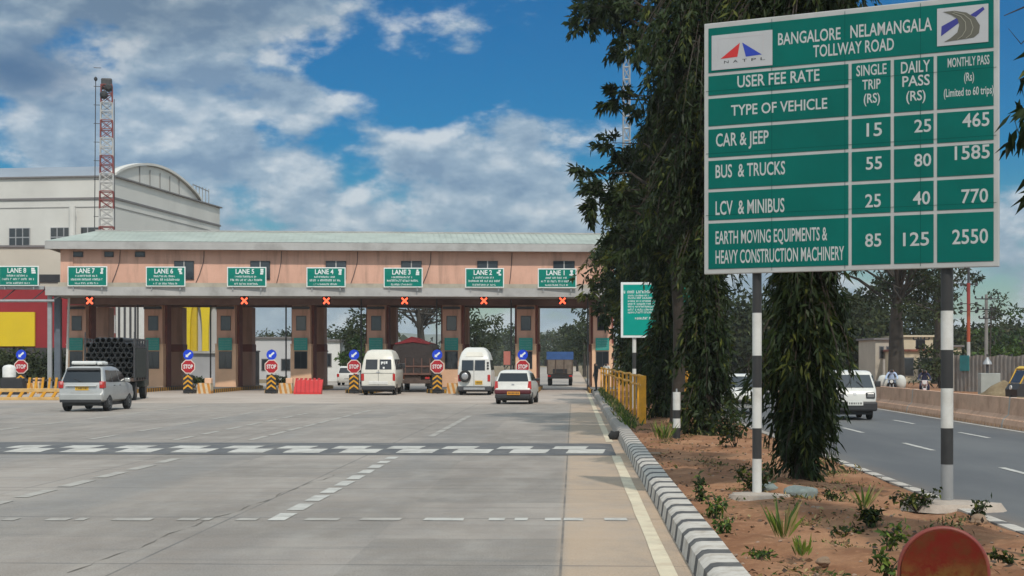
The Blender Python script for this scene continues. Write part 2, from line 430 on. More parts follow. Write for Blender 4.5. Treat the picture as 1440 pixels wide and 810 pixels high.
# the land: one sheet to the horizon, rising to far hills
g = MB()
nx, ny = 60, 60
xs = np.sign(np.linspace(-1, 1, nx)) * np.abs(np.linspace(-1, 1, nx)) ** 2.2 * 6000
ys = -300 + np.linspace(0, 1, ny) ** 2.2 * 7000
for y in ys:
    for x in xs: g.v.append((x, y, -.06))
for j in range(ny - 1):
    for i in range(nx - 1): g.f.append([j * nx + i, j * nx + i + 1, (j + 1) * nx + i + 1, (j + 1) * nx + i]); g.mi.append(0)
g.build('ground', M_LAND)['kind'] = 'structure'

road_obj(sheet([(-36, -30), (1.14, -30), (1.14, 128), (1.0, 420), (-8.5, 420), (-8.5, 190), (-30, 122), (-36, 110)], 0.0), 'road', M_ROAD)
def apron_material():
    k = node_mat('apron_concrete')
    c = k.mix(k.ramp(k.noise(.5, 7, .65, (.6, 1.4, 1)), .35, .68), (.34, .28, .235), (.44, .375, .325))
    c = k.mix(k.ramp(k.noise(.9, 7, .7, (.4, 1.5, 1)), .55, .75, 0, .55), c, (.22, .19, .17))
    k.L.new(c, k.p.inputs['Base Color']); k.p.inputs['Roughness'].default_value = .85
    return k.m
M_APRON = apron_material()
road_obj(sheet([(-36, 71), (1.13, 71), (1.13, 116), (-30, 116)], 0.005), 'toll_apron', M_APRON)
road_obj(sheet([(4.98, -30), (12.95, -30), (12.95, 420), (4.98, 420)], 0.0), 'asphalt_road', M_ASPH)
road_obj(sheet([(12.95, -30), (40, -30), (40, 240), (12.95, 240)], -.03), 'verge', M_SOIL)

# median soil, lumpy
md = MB(); nxx, nyy = 14, 420
for j in range(nyy):
    y = 2 + 150 * (j / (nyy - 1)) ** 1.7
    for i in range(nxx):
        x = 1.38 + 3.44 * i / (nxx - 1)
        e = min(1, min(i, nxx - 1 - i) / 2)
        md.v.append((x, y, .15 + e * (.05 * math.sin(x * 2.1 + y * .9) * math.sin(y * .53 + 1) + .035 * math.sin(y * 3.1 + x * 4.3) + rng.normal(0, .012))))
for j in range(nyy - 1):
    for i in range(nxx - 1): md.f.append([j * nxx + i, j * nxx + i + 1, (j + 1) * nxx + i + 1, (j + 1) * nxx + i]); md.mi.append(0)
road_obj(md, 'median_soil', M_SOIL, smooth=180)
def soil_z(p):
    return .16

def kerb(x0, x1, h, name, m, y0=-10, y1=150, face=1):
    k = MB(); r = .06
    prof = [(x0, -.05), (x0 + .03, h - r), (x0 + .05 + r * .6, h - .01), (x0 + .14, h), (x1, h), (x1, -.05)]
    if face < 0: prof = [(x0 + x1 - a, b) for a, b in reversed(prof)]
    seg = np.arange(y0, y1 + .1, 2.0); n = len(prof)
    for y in seg:
        dx = random.uniform(-.006, .006); dz = random.uniform(-.006, .006)
        for a, b in prof: k.v.append((a + dx, y, b + dz))
    for j in range(len(seg) - 1):
        for i in range(n - 1):
            k.f.append([j * n + i, (j + 1) * n + i, (j + 1) * n + i + 1, j * n + i + 1]); k.mi.append(0)
    k.f.append(list(range(n))); k.mi.append(0)
    return road_obj(k, name, m, smooth=40)
kerb(1.12, 1.46, .23, 'kerb', kerb_material('kerb_stripes', .92, .68, .12))
kerb(4.74, 5.02, .17, 'median_kerb', kerb_material('kerb_stripes_worn', 1.0, .70, .25), face=-1)

# speed hump with two rows of white blocks
HX0, HX1 = -36, .90
def hump_z(y):
    t = (y - 32.7) / (37.2 - 32.7)
    return .075 * max(0, math.sin(math.pi * min(max(t, 0), 1))) ** .7 + .006
h = MB(); ny_ = 15
for i, y in enumerate(np.linspace(32.7, 37.2, ny_)):
    z = hump_z(y)
    for x, f in ((HX0, 1), (HX1 - .25, 1), (HX1 - .06, .75), (HX1, .02)): h.v.append((x, y, max(.004, z * f)))
for i in range(ny_ - 1):
    for q in range(3): h.f.append([i * 4 + q, i * 4 + q + 1, (i + 1) * 4 + q + 1, (i + 1) * 4 + q]); h.mi.append(0)
road_obj(h, 'speed_hump', M_PATCH, smooth=60)
w = MB()
def hump_block(x0, x1, ya, yb):
    sk = -.08
    n = 5; o = len(w.v)
    for i in range(n):
        t = i / (n - 1); y = ya + (yb - ya) * t
        for x in (x0, x1): w.v.append((x - sk * t + random.uniform(-.01, .01), y, hump_z(y) + .005))
    for i in range(n - 1): w.f.append([o + 2 * i, o + 2 * i + 1, o + 2 * i + 3, o + 2 * i + 2]); w.mi.append(0)
k0 = .62
for k in range(30):
    x = k0 - 1.20 * k
    hump_block(x - .78, x, 32.95, 33.80); hump_block(x - 1.08, x - .36, 33.84, 34.65)
road_obj(w, 'hump_marking', M_MARK)

mk, mo, me_ = MB(), MB(), MB()
def strip(mb, x0, x1, y0, y1, z=.007):
    n = max(1, int((y1 - y0) / 1.5)); o = len(mb.v)
    for i in range(n + 1):
        y = y0 + (y1 - y0) * i / n
        mb.v += [(x0 + random.uniform(-.008, .008), y, z), (x1 + random.uniform(-.008, .008), y, z)]
    for i in range(n): mb.f.append([o + 2 * i, o + 2 * i + 1, o + 2 * i + 3, o + 2 * i + 2]); mb.mi.append(0)
def strip_px(mb, xa, xb, ya, yb, z=.007):
    """across-road dash between two picture columns on the near stop line"""
    strip(mb, xa, xb, ya, yb, z)
for a, b in ((0, 22), (61, 95), (102, 119), (154, 212), (246, 277), (281, 296), (330, 361), (427, 476), (505, 563), (595, 652), (686, 710), (723, 742), (766, 789), (793, 820), (850, 882)):
    xa, ya = to_rd(gnd(a, 732.5)); xb, yb = to_rd(gnd(b, 731.5)); strip(mk if a > 590 else mo, xa, xb, ya, ya + .32)
for i in range(10):                                        # the near lane line, in short dashes
    y0 = 19.3 + i * 1.34; strip(mk, -3.80, -3.58, y0, y0 + (.92 if i < 8 else .7))
for i in range(7):
    y0 = 40.5 + i * 2.2; strip(mo, -3.78, -3.6, y0, y0 + 1.9)
for i in range(6):
    y0 = 20.5 + i * 1.9; strip(mo, -8.12, -7.90, y0, y0 + 1.35)
for i in range(9):
    y0 = 38.6 + i * 2.6; strip(mo, -8.1, -7.93, y0, y0 + 2.1)
for i in range(7):
    y0 = 38.6 + i * 2.9; strip(mo, -10.0, -9.83, y0, y0 + 2.0)
for x in (-12.2, -16.4, -20.6):
    for i in range(9): strip(mo, x, x + .17, 30 + i * 4.4, 32.4 + i * 4.4)
road_obj(mk, 'lane_marking', M_MARK); road_obj(mo, 'worn_lane_marking', M_MARKOLD)
strip(me_, .80, .97, 2, 32.6); strip(me_, .80, .97, 38.1, 100)
road_obj(me_, 'edge_marking', M_EDGE)
rm = MB()
strip(rm, 12.32, 12.46, -10, 230)
for y0 in (26.2, 34.8, 43.2, 51.6, 60, 68.5, 77, 86, 95): strip(rm, 7.86, 7.99, y0, y0 + 3.1)
for y0 in (22.8, 31.6, 40.4, 49.2, 58, 67, 76, 85): strip(rm, 10.55, 10.68, y0, y0 + 3.1)
road_obj(rm, 'road_marking', M_MARK)
# the long crack across the near slabs
cr = MB(); pts = []
ca, cb = gnd(92, 806), gnd(470, 668)
for i in range(46):
    t = i / 45; p = ca.lerp(cb, t); q = to_rd(p); s = .035 * math.sin(t * 14) + .03 * math.sin(t * 41 + 1) + random.uniform(-.02, .02)
    pts.append((q[0] + s, q[1] + .3 * s))
for i, (x, y) in enumerate(pts):
    wd = .005 + .005 * math.sin(i * 1.7); cr.v += [(x - wd, y + wd, .006), (x + wd, y - wd, .006)]
for i in range(45): cr.f.append([2 * i, 2 * i + 1, 2 * i + 3, 2 * i + 2]); cr.mi.append(0)
road_obj(cr, 'pavement_crack', mat('crack_dark', (.15, .13, .11), .9))

# far hills
def hill(name, x0, x1, Y, depth, h, seed, m):
    b = MB(); n, k = 60, 8; r = random.Random(seed); ph = [r.uniform(0, 6) for _ in range(4)]
    for j in range(k):
        v = j / (k - 1)
        for i in range(n):
            u = i / (n - 1)
            e = math.sin(math.pi * u) ** .8 * math.sin(math.pi * (.02 + .96 * v)) * (1 + .22 * math.sin(u * 9 + ph[0]) + .10 * math.sin(u * 23 + ph[1]) + .05 * math.sin(u * 51 + ph[2]))
            b.v.append((x0 + (x1 - x0) * u, Y + depth * v, -.1 + h * e))
    for j in range(k - 1):
        for i in range(n - 1): b.f.append([j * n + i, j * n + i + 1, (j + 1) * n + i + 1, (j + 1) * n + i]); b.mi.append(0)
    b.build(name, m, None, 180)['kind'] = 'structure'
M_HILL = mat('hill_scrub', (.075, .085, .05), .95, .45, .012)
hill('hills', -900, 500, 2300, 700, 48, 3, M_HILL)
hill('hills', -500, 900, 1700, 500, 34, 8, M_HILL)
hill('hills', 200, 1800, 1900, 600, 42, 5, M_HILL)

# concrete median barrier of the far carriageway
M_BAR = mat('barrier_concrete', (.60, .37, .255), .9, .12, 1.2, .25, 14, dirt=((.36, .20, .125), .7, 1.6))
M_BARG = mat('barrier_joint', (.42, .38, .34), .9, .12)
def barrier(y0, y1, label):
    t = thing('concrete_barrier', label, 'barrier', rd(12.98, y0), RA, 'concrete barrier segments along the far carriageway')
    prof = [(-.32, -.03), (-.32, .10), (-.28, .24), (-.13, .38), (-.09, .88), (.09, .88), (.13, .38), (.28, .24), (.32, .10), (.32, -.03)]
    L_ = y1 - y0
    b = MB(); b.prism([(x, .02, z) for x, z in prof], (0, L_ - .04, 0)); b.build('barrier_body', M_BAR, t)
    j = MB(); j.prism([(x * 1.03, -.12, z if z < .8 else z + .015) for x, z in prof], (0, .135, 0)); j.build('end_post', M_BARG, t)
    f = MB()
    for i in range(int(L_ / .42)):                        # scalloped foot
        f.prism([(-.35, .2 + i * .42, -.02), (-.35, .44 + i * .42, -.02), (-.27, .40 + i * .42, .26), (-.27, .26 + i * .42, .26)], (.1, 0, 0))
    f.build('scalloped_edging', mat('barrier_foot', (.50, .29, .17), .9, .2, 3), t)
bl = ['weathered barrier segment nearest the right picture edge, before its pale end post', 'weathered barrier segment in front of the auto rickshaw, left of the pale post',
      'weathered barrier segment in front of the two motorcycles', 'weathered barrier segment starting beside the parked white van', 'farthest weathered barrier segments, hidden behind the white van']
for i, y0 in enumerate((33.6, 46.8, 60.0, 73.2, 86.4)): barrier(y0, y0 + 13.2, bl[i])
# ------------------------------------------------------------------ toll plaza
TT = math.atan(0.08)
TO = Vector((-12.35, 97.0, 0)); TC, TS = math.cos(TT), math.sin(TT)
def u_of(px, v):
    r = (px - CX) / F_PX
    return (r * (TO.y + v * TC) - TO.x + v * TS) / (TC - r * TS)
def tw(u, v, z=0.0): return Vector((TO.x + u * TC - v * TS, TO.y + u * TS + v * TC, z))
def zt(py, Y): return CAM_H - (py - HY) / F_PX * Y
def plaster(name, a, b, streak):
    k = node_mat(name)
    c = k.mix(k.ramp(k.noise(.35, 6, .6), .35, .7), a, b)
    c = k.mix(k.ramp(k.noise(1.6, 7, .65, (1, 1, .12), (5, 0, 0)), .46, .74, 0, .75), c, streak)
    c = k.mix(k.ramp(k.noise(9, 5, .7), .5, .8, 0, .3), c, tuple(q * .7 for q in a))
    k.L.new(c, k.p.inputs['Base Color']); k.p.inputs['Roughness'].default_value = .88; k.bump(k.noise(14, 5), .15, .02)
    return k.m
M_PINK = plaster('pink_plaster', (.66, .39, .295), (.58, .335, .25), (.36, .22, .165))
M_PINKP = plaster('pier_plaster', (.60, .345, .255), (.52, .29, .215), (.28, .16, .12))
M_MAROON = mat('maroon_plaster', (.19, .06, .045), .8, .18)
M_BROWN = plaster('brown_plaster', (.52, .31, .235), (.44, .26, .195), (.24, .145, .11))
M_ORANGE = mat('orange_plaster', (.68, .42, .27), .8, .10, 1.2)
M_FASCIA = mat('grey_fascia', (.36, .35, .34), .7, .14, .6, dirt=((.17, .16, .15), .6, .7))
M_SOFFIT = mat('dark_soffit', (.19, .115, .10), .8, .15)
M_TIN = mat('pale_tin', (.36, .395, .345), .5, .12, .7, dirt=((.24, .27, .23), .6, .5))
M_TEAL = mat('teal_panel', (.02, .26, .22), .5, .12)

uL, uR = u_of(64, 0), u_of(872, 0)
toll = thing('toll_plaza', 'long pink two-storey toll plaza building spanning all the lanes', 'toll plaza', TO, TT)
def part(name, m, fill, parent=None, smooth=None):
    b = MB(); fill(b); return b.build(name, m, parent or toll, smooth)
uwL = u_of(86, 2.6)
part('upper_wall', [M_PINK], lambda b: (b.box((uwL, 2.6, 6.35), (uR, 11.0, 9.2)), b.box((uwL - .02, 2.5, 6.35), (uwL + .75, 2.58, 9.2))))
def canopy(b):
    b.box((uL, 0, 5.97), (uR, 12.5, 6.12))                     # slab
    b.box((uL, -.06, 5.95), (uR, .12, 6.48))                   # front fascia
    b.box((uL - .06, 0.13, 5.97), (uL + .12, 12.4, 6.46))
    for i in range(int((uR - uL) / 2.4)): b.box((uL + 1.2 + i * 2.4, -.068, 5.97), (uL + 1.22 + i * 2.4, -.055, 6.47))
part('canopy', M_FASCIA, canopy)
part('parapet', mat('parapet_render', (.40, .36, .29), .85, .15, .8, dirt=((.2, .18, .15), .7, .9)), lambda b: b.box((uL + .5, 1.2, 6.13), (uR, 1.45, 6.80)))
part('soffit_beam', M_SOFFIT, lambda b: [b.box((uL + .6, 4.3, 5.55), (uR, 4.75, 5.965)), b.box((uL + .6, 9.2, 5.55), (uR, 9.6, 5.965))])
u0e = u_of(60, 1.2)
def roof(b):
    zf, zr = 9.42, 10.45
    b.add([(u0e, 1.85, zf), (uR, 1.85, zf), (uR, 6.8, zr), (u0e + 2.2, 6.8, zr)], [(0, 1, 2, 3)])
    b.add([(u0e, 12.3, zf), (uR, 12.3, zf), (uR, 6.8, zr), (u0e + 2.2, 6.8, zr)], [(1, 0, 3, 2)])
    b.add([(u0e, 1.85, zf), (u0e, 12.3, zf), (u0e + 2.2, 6.8, zr)], [(0, 2, 1)])
    n = int((uR - u0e) / .38)                                   # ribs of the tin sheets
    for i in range(7, n):
        u = u0e + i * .38; b.add([(u, 1.82, zf + .012), (u + .06, 1.82, zf + .012), (u + .06, 6.78, zr + .035), (u, 6.78, zr + .035)], [(0, 1, 2, 3)])
part('roof', M_TIN, roof)
part('eaves', M_FASCIA, lambda b: [b.box((u0e, 1.8, 8.92), (uR, 2.02, 9.40)), b.box((u0e, 2.03, 9.12), (uR, 12.25, 9.22)), b.box((u0e - .02, 2.03, 8.98), (u0e + .2, 12.2, 9.38))])
part('ridge_cap', M_FASCIA, lambda b: b.box((u0e + 2.2, 6.7, 10.44), (uR, 6.9, 10.53)))
def win(px0, px1, py0, py1, two):
    ua, ub = u_of(px0, 2.6), u_of(px1, 2.6); Y = tw((ua + ub) / 2, 2.6).y
    za, zb = zt(py1, Y), zt(py0, Y)
    f = part('window', M_DARK, lambda b: b.box((ua, 2.52, za), (ub, 2.597, zb)))
    def panes(b):
        um = (ua + ub) / 2
        for a, c in (((ua + .05, um - .04), (um + .04, ub - .05)) if two else ((ua + .05, ub - .05),)): b.box((a, 2.500, za + .05), (c, 2.519, zb - .05))
    part('pane', mat('window_blue_glass', (.035, .045, .055), .1, .2, .8), panes, f)
    if two: part('mullion', M_FASCIA, lambda b: b.box(((ua + ub) / 2 - .035, 2.49, za), ((ua + ub) / 2 + .035, 2.515, zb)), f)
for a, b_ in ((103, 117), (147, 160), (190, 204)): win(a, b_, 354, 361.5, False)
for a, b_ in ((245, 273), (352, 380), (458, 487), (564, 593), (671, 700), (778, 808)): win(a, b_, 367, 393, True)
for a, b_ in ((169, 156), (287, 274), (396, 388), (503, 492), (606, 593), (720, 716)):   # hanging cables
    ua, ub = u_of(a, 2.55), u_of(b_, 2.55)
    part('cable', M_DARK, lambda b: b.tube([(ua, 2.54, 8.9), (ua - .03, 2.52, 8.2), ((ua + ub) / 2, 2.51, 7.4), (ub, 2.53, 6.7)], .022, 5))
# end posts of the canopy on the left
part('post', M_STEEL, lambda b: [b.bbox((u_of(67, .5), .4, 0), (u_of(67, .5) + .26, .66, 5.95)), b.cyl((u_of(73, .5) - .1, .53, 5.6), (u_of(84, .5), .53, 5.95), .05)])
part('post', mat('blue_grey_steel', (.10, .12, .15), .6, .15), lambda b: b.bbox((u_of(77, 2.0), 1.8, 0), (u_of(77, 2.0) + .36, 2.16, 5.95)))
part('pipe', M_WHITE, lambda b: b.cyl((u_of(93, 3), 3, .1), (u_of(97, 3), 3, 5.9), .07))

# toll booths: one under every other lane divider
M_BASE = mat('booth_plinth', (.15, .14, .13), .9, .25, 4)
def make_booth():
    t = thing('toll_booth', '', 'toll booth', group='pink toll booths between the lanes')
    b = MB(); b.bbox((-.60, 0, .25), (.60, 1.5, 5.56), .02); b.build('front_pier', M_PINKP, t)
    b = MB(); b.bbox((-.68, -.10, .22), (.68, .6, 2.95), .03); b.bbox((-.70, -.13, 2.96), (.70, .5, 3.04), .02); b.build('booth_front', M_ORANGE, t)
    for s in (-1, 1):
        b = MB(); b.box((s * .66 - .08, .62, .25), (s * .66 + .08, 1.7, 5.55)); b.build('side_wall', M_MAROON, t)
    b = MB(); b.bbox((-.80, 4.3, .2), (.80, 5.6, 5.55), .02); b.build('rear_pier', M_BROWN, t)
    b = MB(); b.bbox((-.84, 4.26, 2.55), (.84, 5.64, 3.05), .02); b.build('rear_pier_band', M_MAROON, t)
    f = MB(); f.box((-.33, -.03, 3.90), (.33, -.003, 4.85)); wf = f.build('window', M_DARK, t)
    f = MB(); f.box((-.29, -.042, 3.95), (.29, -.031, 4.80)); f.build('pane', M_GLASS, wf)
    f = MB(); f.box((-.42, -.145, 1.42), (.42, -.105, 2.55)); wf = f.build('window', M_DARK, t)
    f = MB(); f.box((-.38, -.16, 1.46), (-.01, -.147, 2.51)); f.box((.02, -.16, 1.46), (.38, -.147, 2.51)); f.build('pane', M_GLASS, wf)
    f = MB(); f.box((-.44, -.20, 2.62), (.44, -.145, 3.42)); sb = f.build('notice_panel', M_TEAL, t)
    f = MB()
    for i in range(4): fake_line(f, -.36, .36, 3.22 - i * .16, 3.29 - i * .16, -.205, 40 + i)
    f.build('lettering', mat('teal_lettering', (.16, .34, .31), .5, 0), sb)
    f = MB(); f.box((-.56, -.30, 5.28), (.56, -.03, 5.44)); f.build('lamp_housing', M_DARK, t)
    f = MB(); f.cyl((-.95, -.2, .1), (-.95, -.2, 5.95), .05); f.build('conduit', M_DARK, t)
    return t
booth_px = (108, 215.5, 317.5, 423.5, 529, 635, 739.5, 847)
bl = ('pink toll booth at the left end, behind the silver estate car', 'pink toll booth right of the lorry loaded with black pipes', 'pink toll booth right of the big yellow letter panel',
      'pink toll booth behind the red plastic barrier', 'pink toll booth behind the flat-backed white minibus', 'pink toll booth between the covered lorry and the high-roofed white minibus',
      'pink toll booth behind the white hatchback', 'last pink toll booth, half hidden by the roadside trees')
BOOTHS = []
proto = make_booth()
for i, px in enumerate(booth_px):
    p = at(px, 0, 101.5); p.z = 0
    o = proto if i == 0 else dup(proto)
    o.location = p; o.rotation_euler = (0, 0, RA); o['label'] = bl[i]; BOOTHS.append(p)
# raised islands the booths stand on
def stripes_mat(name, a, b, w_, axis=1, slope=0.0):
    k = node_mat(name); X, Y, Z = k.xyz()
    q = k.mth('ADD', (X, Y, Z)[axis], k.mth('MULTIPLY', Z if axis != 2 else X, slope))
    st = k.ramp(k.mth('FRACT', k.mth('DIVIDE', q, w_)), .48, .52)
    c = k.mix(st, a, b); c = k.mix(k.ramp(k.noise(4, 6, .7), .45, .75, 0, .5), c, (.20, .15, .11))
    k.L.new(c, k.p.inputs['Base Color']); k.p.inputs['Roughness'].default_value = .7
    return k.m
M_YBS = stripes_mat('yellow_black_stripes', (.55, .27, .02), (.04, .035, .03), .55)
M_OWS = stripes_mat('ochre_cream_stripes', (.45, .19, .03), (.50, .40, .27), .30, 0, .25)
def make_island():
    t = thing('toll_island', '', 'traffic island', group='kerbed islands under the toll booths')
    b = MB(); pts = []
    for k in range(9):
        a = math.pi + math.pi * k / 8; pts.append((.95 * math.cos(a), -7.2 + 1.1 * math.sin(a), 0))
    pts += [(.95, 7.5, 0), (-.95, 7.5, 0)]
    b.prism([(x, y, .004) for x, y, z in pts], (0, 0, .22)); b.build('island_kerb', M_YBS, t)
    b = MB(); b.prism([(x * .88, y * .98, .227) for x, y, z in pts], (0, 0, .02)); b.build('island_paving', M_BASE, t)
    return t
il = ('kerbed island under the toll booth at the left end', 'kerbed island under the booth beside the pipe lorry', 'kerbed island under the booth beside the yellow letter panel',
      'kerbed island behind the red plastic barrier', 'kerbed island beside the flat-backed white minibus', 'kerbed island between the covered lorry and the high-roofed minibus',
      'kerbed island in front of the white hatchback', 'kerbed island of the last booth beside the trees')
pi_ = make_island()
for i, p in enumerate(BOOTHS):
    o = pi_ if i == 0 else dup(pi_)
    o.location = p; o.rotation_euler = (0, 0, RA); o['label'] = il[i]

# lane boards on the canopy edge
M_LAMP = mat('signal_red', (1.0, .11, .045), .4, 0, emit=2.2)
def lane_board(n, px, W_, H_, label):
    u = u_of(px, -.25); p = tw(u, -.25, 6.5)
    t = thing('lane_board', label, 'lane sign', p, TT + R(-4), 'green lane boards on the toll canopy')
    b = MB(); b.bbox((-W_ / 2, -.03, 0), (W_ / 2, .03, H_), .015); b.build('board', M_SIGNW, t)
    b = MB(); b.box((-W_ / 2 + .06, -.036, .06), (W_ / 2 - .06, -.0305, H_ - .06)); b.build('panel', M_GREEN, t)
    b = MB(); text_mb(b, 'LANE %d' % n, -.68, .46, H_ * .66, H_ * .90, -.040, bold=.02)
    fake_line(b, -.72, .62, H_ * .47, H_ * .57, -.040, n * 7 + 1); fake_line(b, -1.0, .95, H_ * .29, H_ * .40, -.040, n * 7 + 2); fake_line(b, -.75, .70, H_ * .10, H_ * .20, -.040, n * 7 + 3)
    rr = random.Random(n)
    for k in range(3): b.bbox((.80 + rr.uniform(-.05, .08), -.042, H_ * (.62 + .1 * k)), (.98 + rr.uniform(-.04, .06), -.0365, H_ * (.71 + .1 * k)), .01)
    b.build('lettering', M_SIGNW, t)
    b = MB()
    for s in (-1, 1): b.box((s * W_ * .36 - .03, .031, -.22), (s * W_ * .36 + .03, .09, H_ * .9)); b.cyl((s * W_ * .36, .06, H_ * .8), (s * W_ * .36, 1.35, .15), .025, n=6)
    b.build('bracket', M_STEEL, t)
lp = ((8, 26.5), (7, 123), (6, 233), (5, 347), (4, 458.5), (3, 567), (2, 681.5), (1, 783.5))
for n, px in lp:
    lane_board(n, px, 2.42, 1.22, 'green board reading LANE %d on the toll canopy edge' % n if n != 8 else 'green board reading LANE 8 on the gantry left of the canopy')
# gantry that carries the eighth board, left of the canopy
gt = thing('gantry', 'grey steel gantry reaching out left of the toll canopy', 'gantry', tw(uL, 0, 0), TT)
b = MB()
b.bbox((-14, .0, 6.30), (-.1, .28, 6.52)); b.cyl((-14, .15, 5.55), (.5, .15, 5.62), .09); b.build('beam', M_STEEL, gt)
b = MB()
for i in range(8): b.cyl((-13.5 + i * 1.8, .15, 5.6), (-12.6 + i * 1.8, .15, 6.35), .035, n=6)
b.build('lattice', M_DARK, gt)
b = MB(); b.bbox((-4.1, .05, 5.0), (-3.0, .5, 5.65)); b.build('signal_housing', M_DARK, gt)
b = MB(); b.bbox((-13.6, -.1, 0), (-13.2, .3, 6.3)); b.build('post', M_STEEL, gt)
# red cross lane signals under the canopy
def make_signal():
    t = thing('lane_signal', '', 'lane signal', group='red cross signals over the lanes')
    b = MB(); b.bbox((-.27, 0, -.27), (.27, .22, .27), .03); b.build('housing', mat('signal_black', (.03, .008, .006), .5), t)
    b = MB()
    for s in (-1, 1):
        d = Vector((s * .7071, 0, .7071)); e = Vector((-.7071 * s, 0, .7071)); L_, w_ = .26, .052
        y = -.012 if s > 0 else -.016
        b.prism([tuple(d * L_ + e * w_ + Vector((0, y, 0))), tuple(-d * L_ + e * w_ + Vector((0, y, 0))), tuple(-d * L_ - e * w_ + Vector((0, y, 0))), tuple(d * L_ - e * w_ + Vector((0, y, 0)))], (0, .008, 0))
    b.build('red_cross', M_LAMP, t)
    b = MB(); b.cyl((0, .12, .26), (0, .12, .40), .05); b.build('hanger', M_DARK, t)
    return t
sg = make_signal()
for i, (px, n) in enumerate(((126, 7), (343.5, 5), (459, 4), (569, 3), (680.5, 2), (791, 1))):
    u = u_of(px, .35); o = sg if i == 0 else dup(sg)
    o.location = tw(u, .35, zt(423, tw(u, .35).y)); o.rotation_euler = (0, 0, TT); o['label'] = 'lit red cross signal under the LANE %d board' % n
# sign posts at the island noses: blue arrow, stop sign, chevron board
def make_marker():
    t = thing('traffic_sign', '', 'traffic sign', group='stop sign posts at the island noses')
    b = MB(); b.cyl((0, .03, 0), (0, .03, 2.62), .045); b.build('post', M_DARK, t)
    b = MB(); b.lathe([(.30, 0), (.30, .03)], (0, -.05, 2.30), (0, 1, 0), 28); sb = b.build('arrow_disc', M_SIGNBLUE, t)
    b = MB(); d = Vector((.75, 0, .66)).normalized(); e = Vector((-d.z, 0, d.x)); c = Vector((0, -.055, 2.30))
    b.prism([tuple(c + d * q + e * w_) for q, w_ in ((.20, .05), (-.08, .05), (-.08, .12), (-.21, 0), (-.08, -.12), (-.08, -.05), (.20, -.05))], (0, .005, 0)); b.build('arrow', M_SIGNW, sb)
    def octa(r, y): return [(r * math.cos(R(22.5 + 45 * k)), y, 1.60 + r * math.sin(R(22.5 + 45 * k))) for k in range(8)]
    b = MB(); b.prism(octa(.44, -.06), (0, .03, 0)); st = b.build('stop_plate', mat('sign_rim_pale', (.62, .52, .46), .5), t)
    b = MB(); b.prism(octa(.385, -.066), (0, .005, 0)); b.build('red_face', M_SIGNRED, st)
    b = MB(); text_mb(b, 'STOP', -.28, .28, 1.49, 1.72, -.071, bold=.025); b.build('lettering', M_SIGNW, st)
    b = MB(); b.bbox((-.30, -.1, .04), (.30, .28, .22), .03); b.build('pedestal', M_BLACK, t)
    b = MB(); b.bbox((-.29, -.14, .20), (.29, -.02, 1.12), .02); cb = b.build('chevron_board', M_BLACK, t)
    b = MB()
    for k in range(3):
        z = .30 + k * .28
        for s in (-1, 1): b.prism([(0, -.148, z + .26), (s * .27, -.148, z + .05), (s * .27, -.148, z - .06), (0, -.148, z + .14)], (0, .006, 0))
    b.build('chevrons', M_YELLOW, cb)
    return t
ml = {30: 'stop sign and blue arrow post left of the silver estate car', 265: 'stop sign and blue arrow post below the LANE 6 lane, beside the yellow letter panel', 382: 'stop sign and blue arrow post just left of the red plastic barrier',
      498: 'stop sign and blue arrow post just left of the flat-backed white minibus', 615: 'stop sign and blue arrow post between the covered lorry and the high-roofed minibus', 735: 'stop sign and blue arrow post rising behind the white hatchback'}
mp_ = make_marker(); first = True
NOSE = {}
for px in (30, 265, 382, 498, 615, 735):
    p = at(px, 0, 92.3); p.z = 0; o = mp_ if first else dup(mp_); first = False
    o.location = p; o['label'] = ml[px]; NOSE[px] = p
    o.rotation_euler = (0, 0, R(random.uniform(-4, 4)))
# striped crash blocks beside the sign posts
def make_block():
    t = thing('crash_block', '', 'crash block', group='striped crash blocks on the island noses')
    b = MB(); b.prism([(-.42, -.35, 0), (.42, -.35, 0), (.38, -.2, .62), (-.38, -.2, .62)], (0, .8, 0)); b.build('block', M_OWS, t)
    b = MB(); b.bbox((.02, -.22, .60), (.42, .3, .92), .03); b.build('top_lamp_box', M_ORANGE, t)
    return t
cb_ = make_block(); first = True
for px, lab in ((288, 'striped crash block with an orange lamp box below the yellow letter panel'), (402, 'striped crash block with an orange lamp box next to the red plastic barrier'), (638, 'striped crash block beside the high-roofed white minibus'),
                (47, 'striped crash block left of the silver estate car')):
    p = at(px, 0, 92.8); p.z = 0; o = cb_ if first else dup(cb_); first = False; o.location = p; o['label'] = lab
# bush in a planter behind two of the posts
# red water-filled barrier
rb = thing('plastic_barrier', 'red water-filled plastic barrier closing the fourth lane', 'barrier', Vector((at(433, 0, 91).x, 91, 0)))
b = MB(); b.prism([(-.80, -.26, 0), (-.80, .26, 0), (-.80, .26, .14), (-.70, .12, .85), (-.70, -.12, .85), (-.80, -.26, .14)], (1.6, 0, 0))
rbody = b.build('barrier_body', mat('red_plastic', (.55, .035, .035), .4, .1), rb)
b = MB()
for i in range(6): b.prism([(-.66 + i * .25, -.285, .12), (-.60 + i * .25, -.285, .12), (-.60 + i * .25, -.15, .86), (-.66 + i * .25, -.15, .86)], (0, .03, 0)); b.bbox((-.70 + i * .255, -.1, .84), (-.55 + i * .255, .1, .94), .02)
b.build('rib', mat('red_plastic_dark', (.42, .025, .025), .4), rb)
b = MB()
for i in range(5): b.bbox((-.60 + i * .27, -.125, .74), (-.50 + i * .27, -.10, .84), .01)
b.build('reflector', M_WHITE, rb)
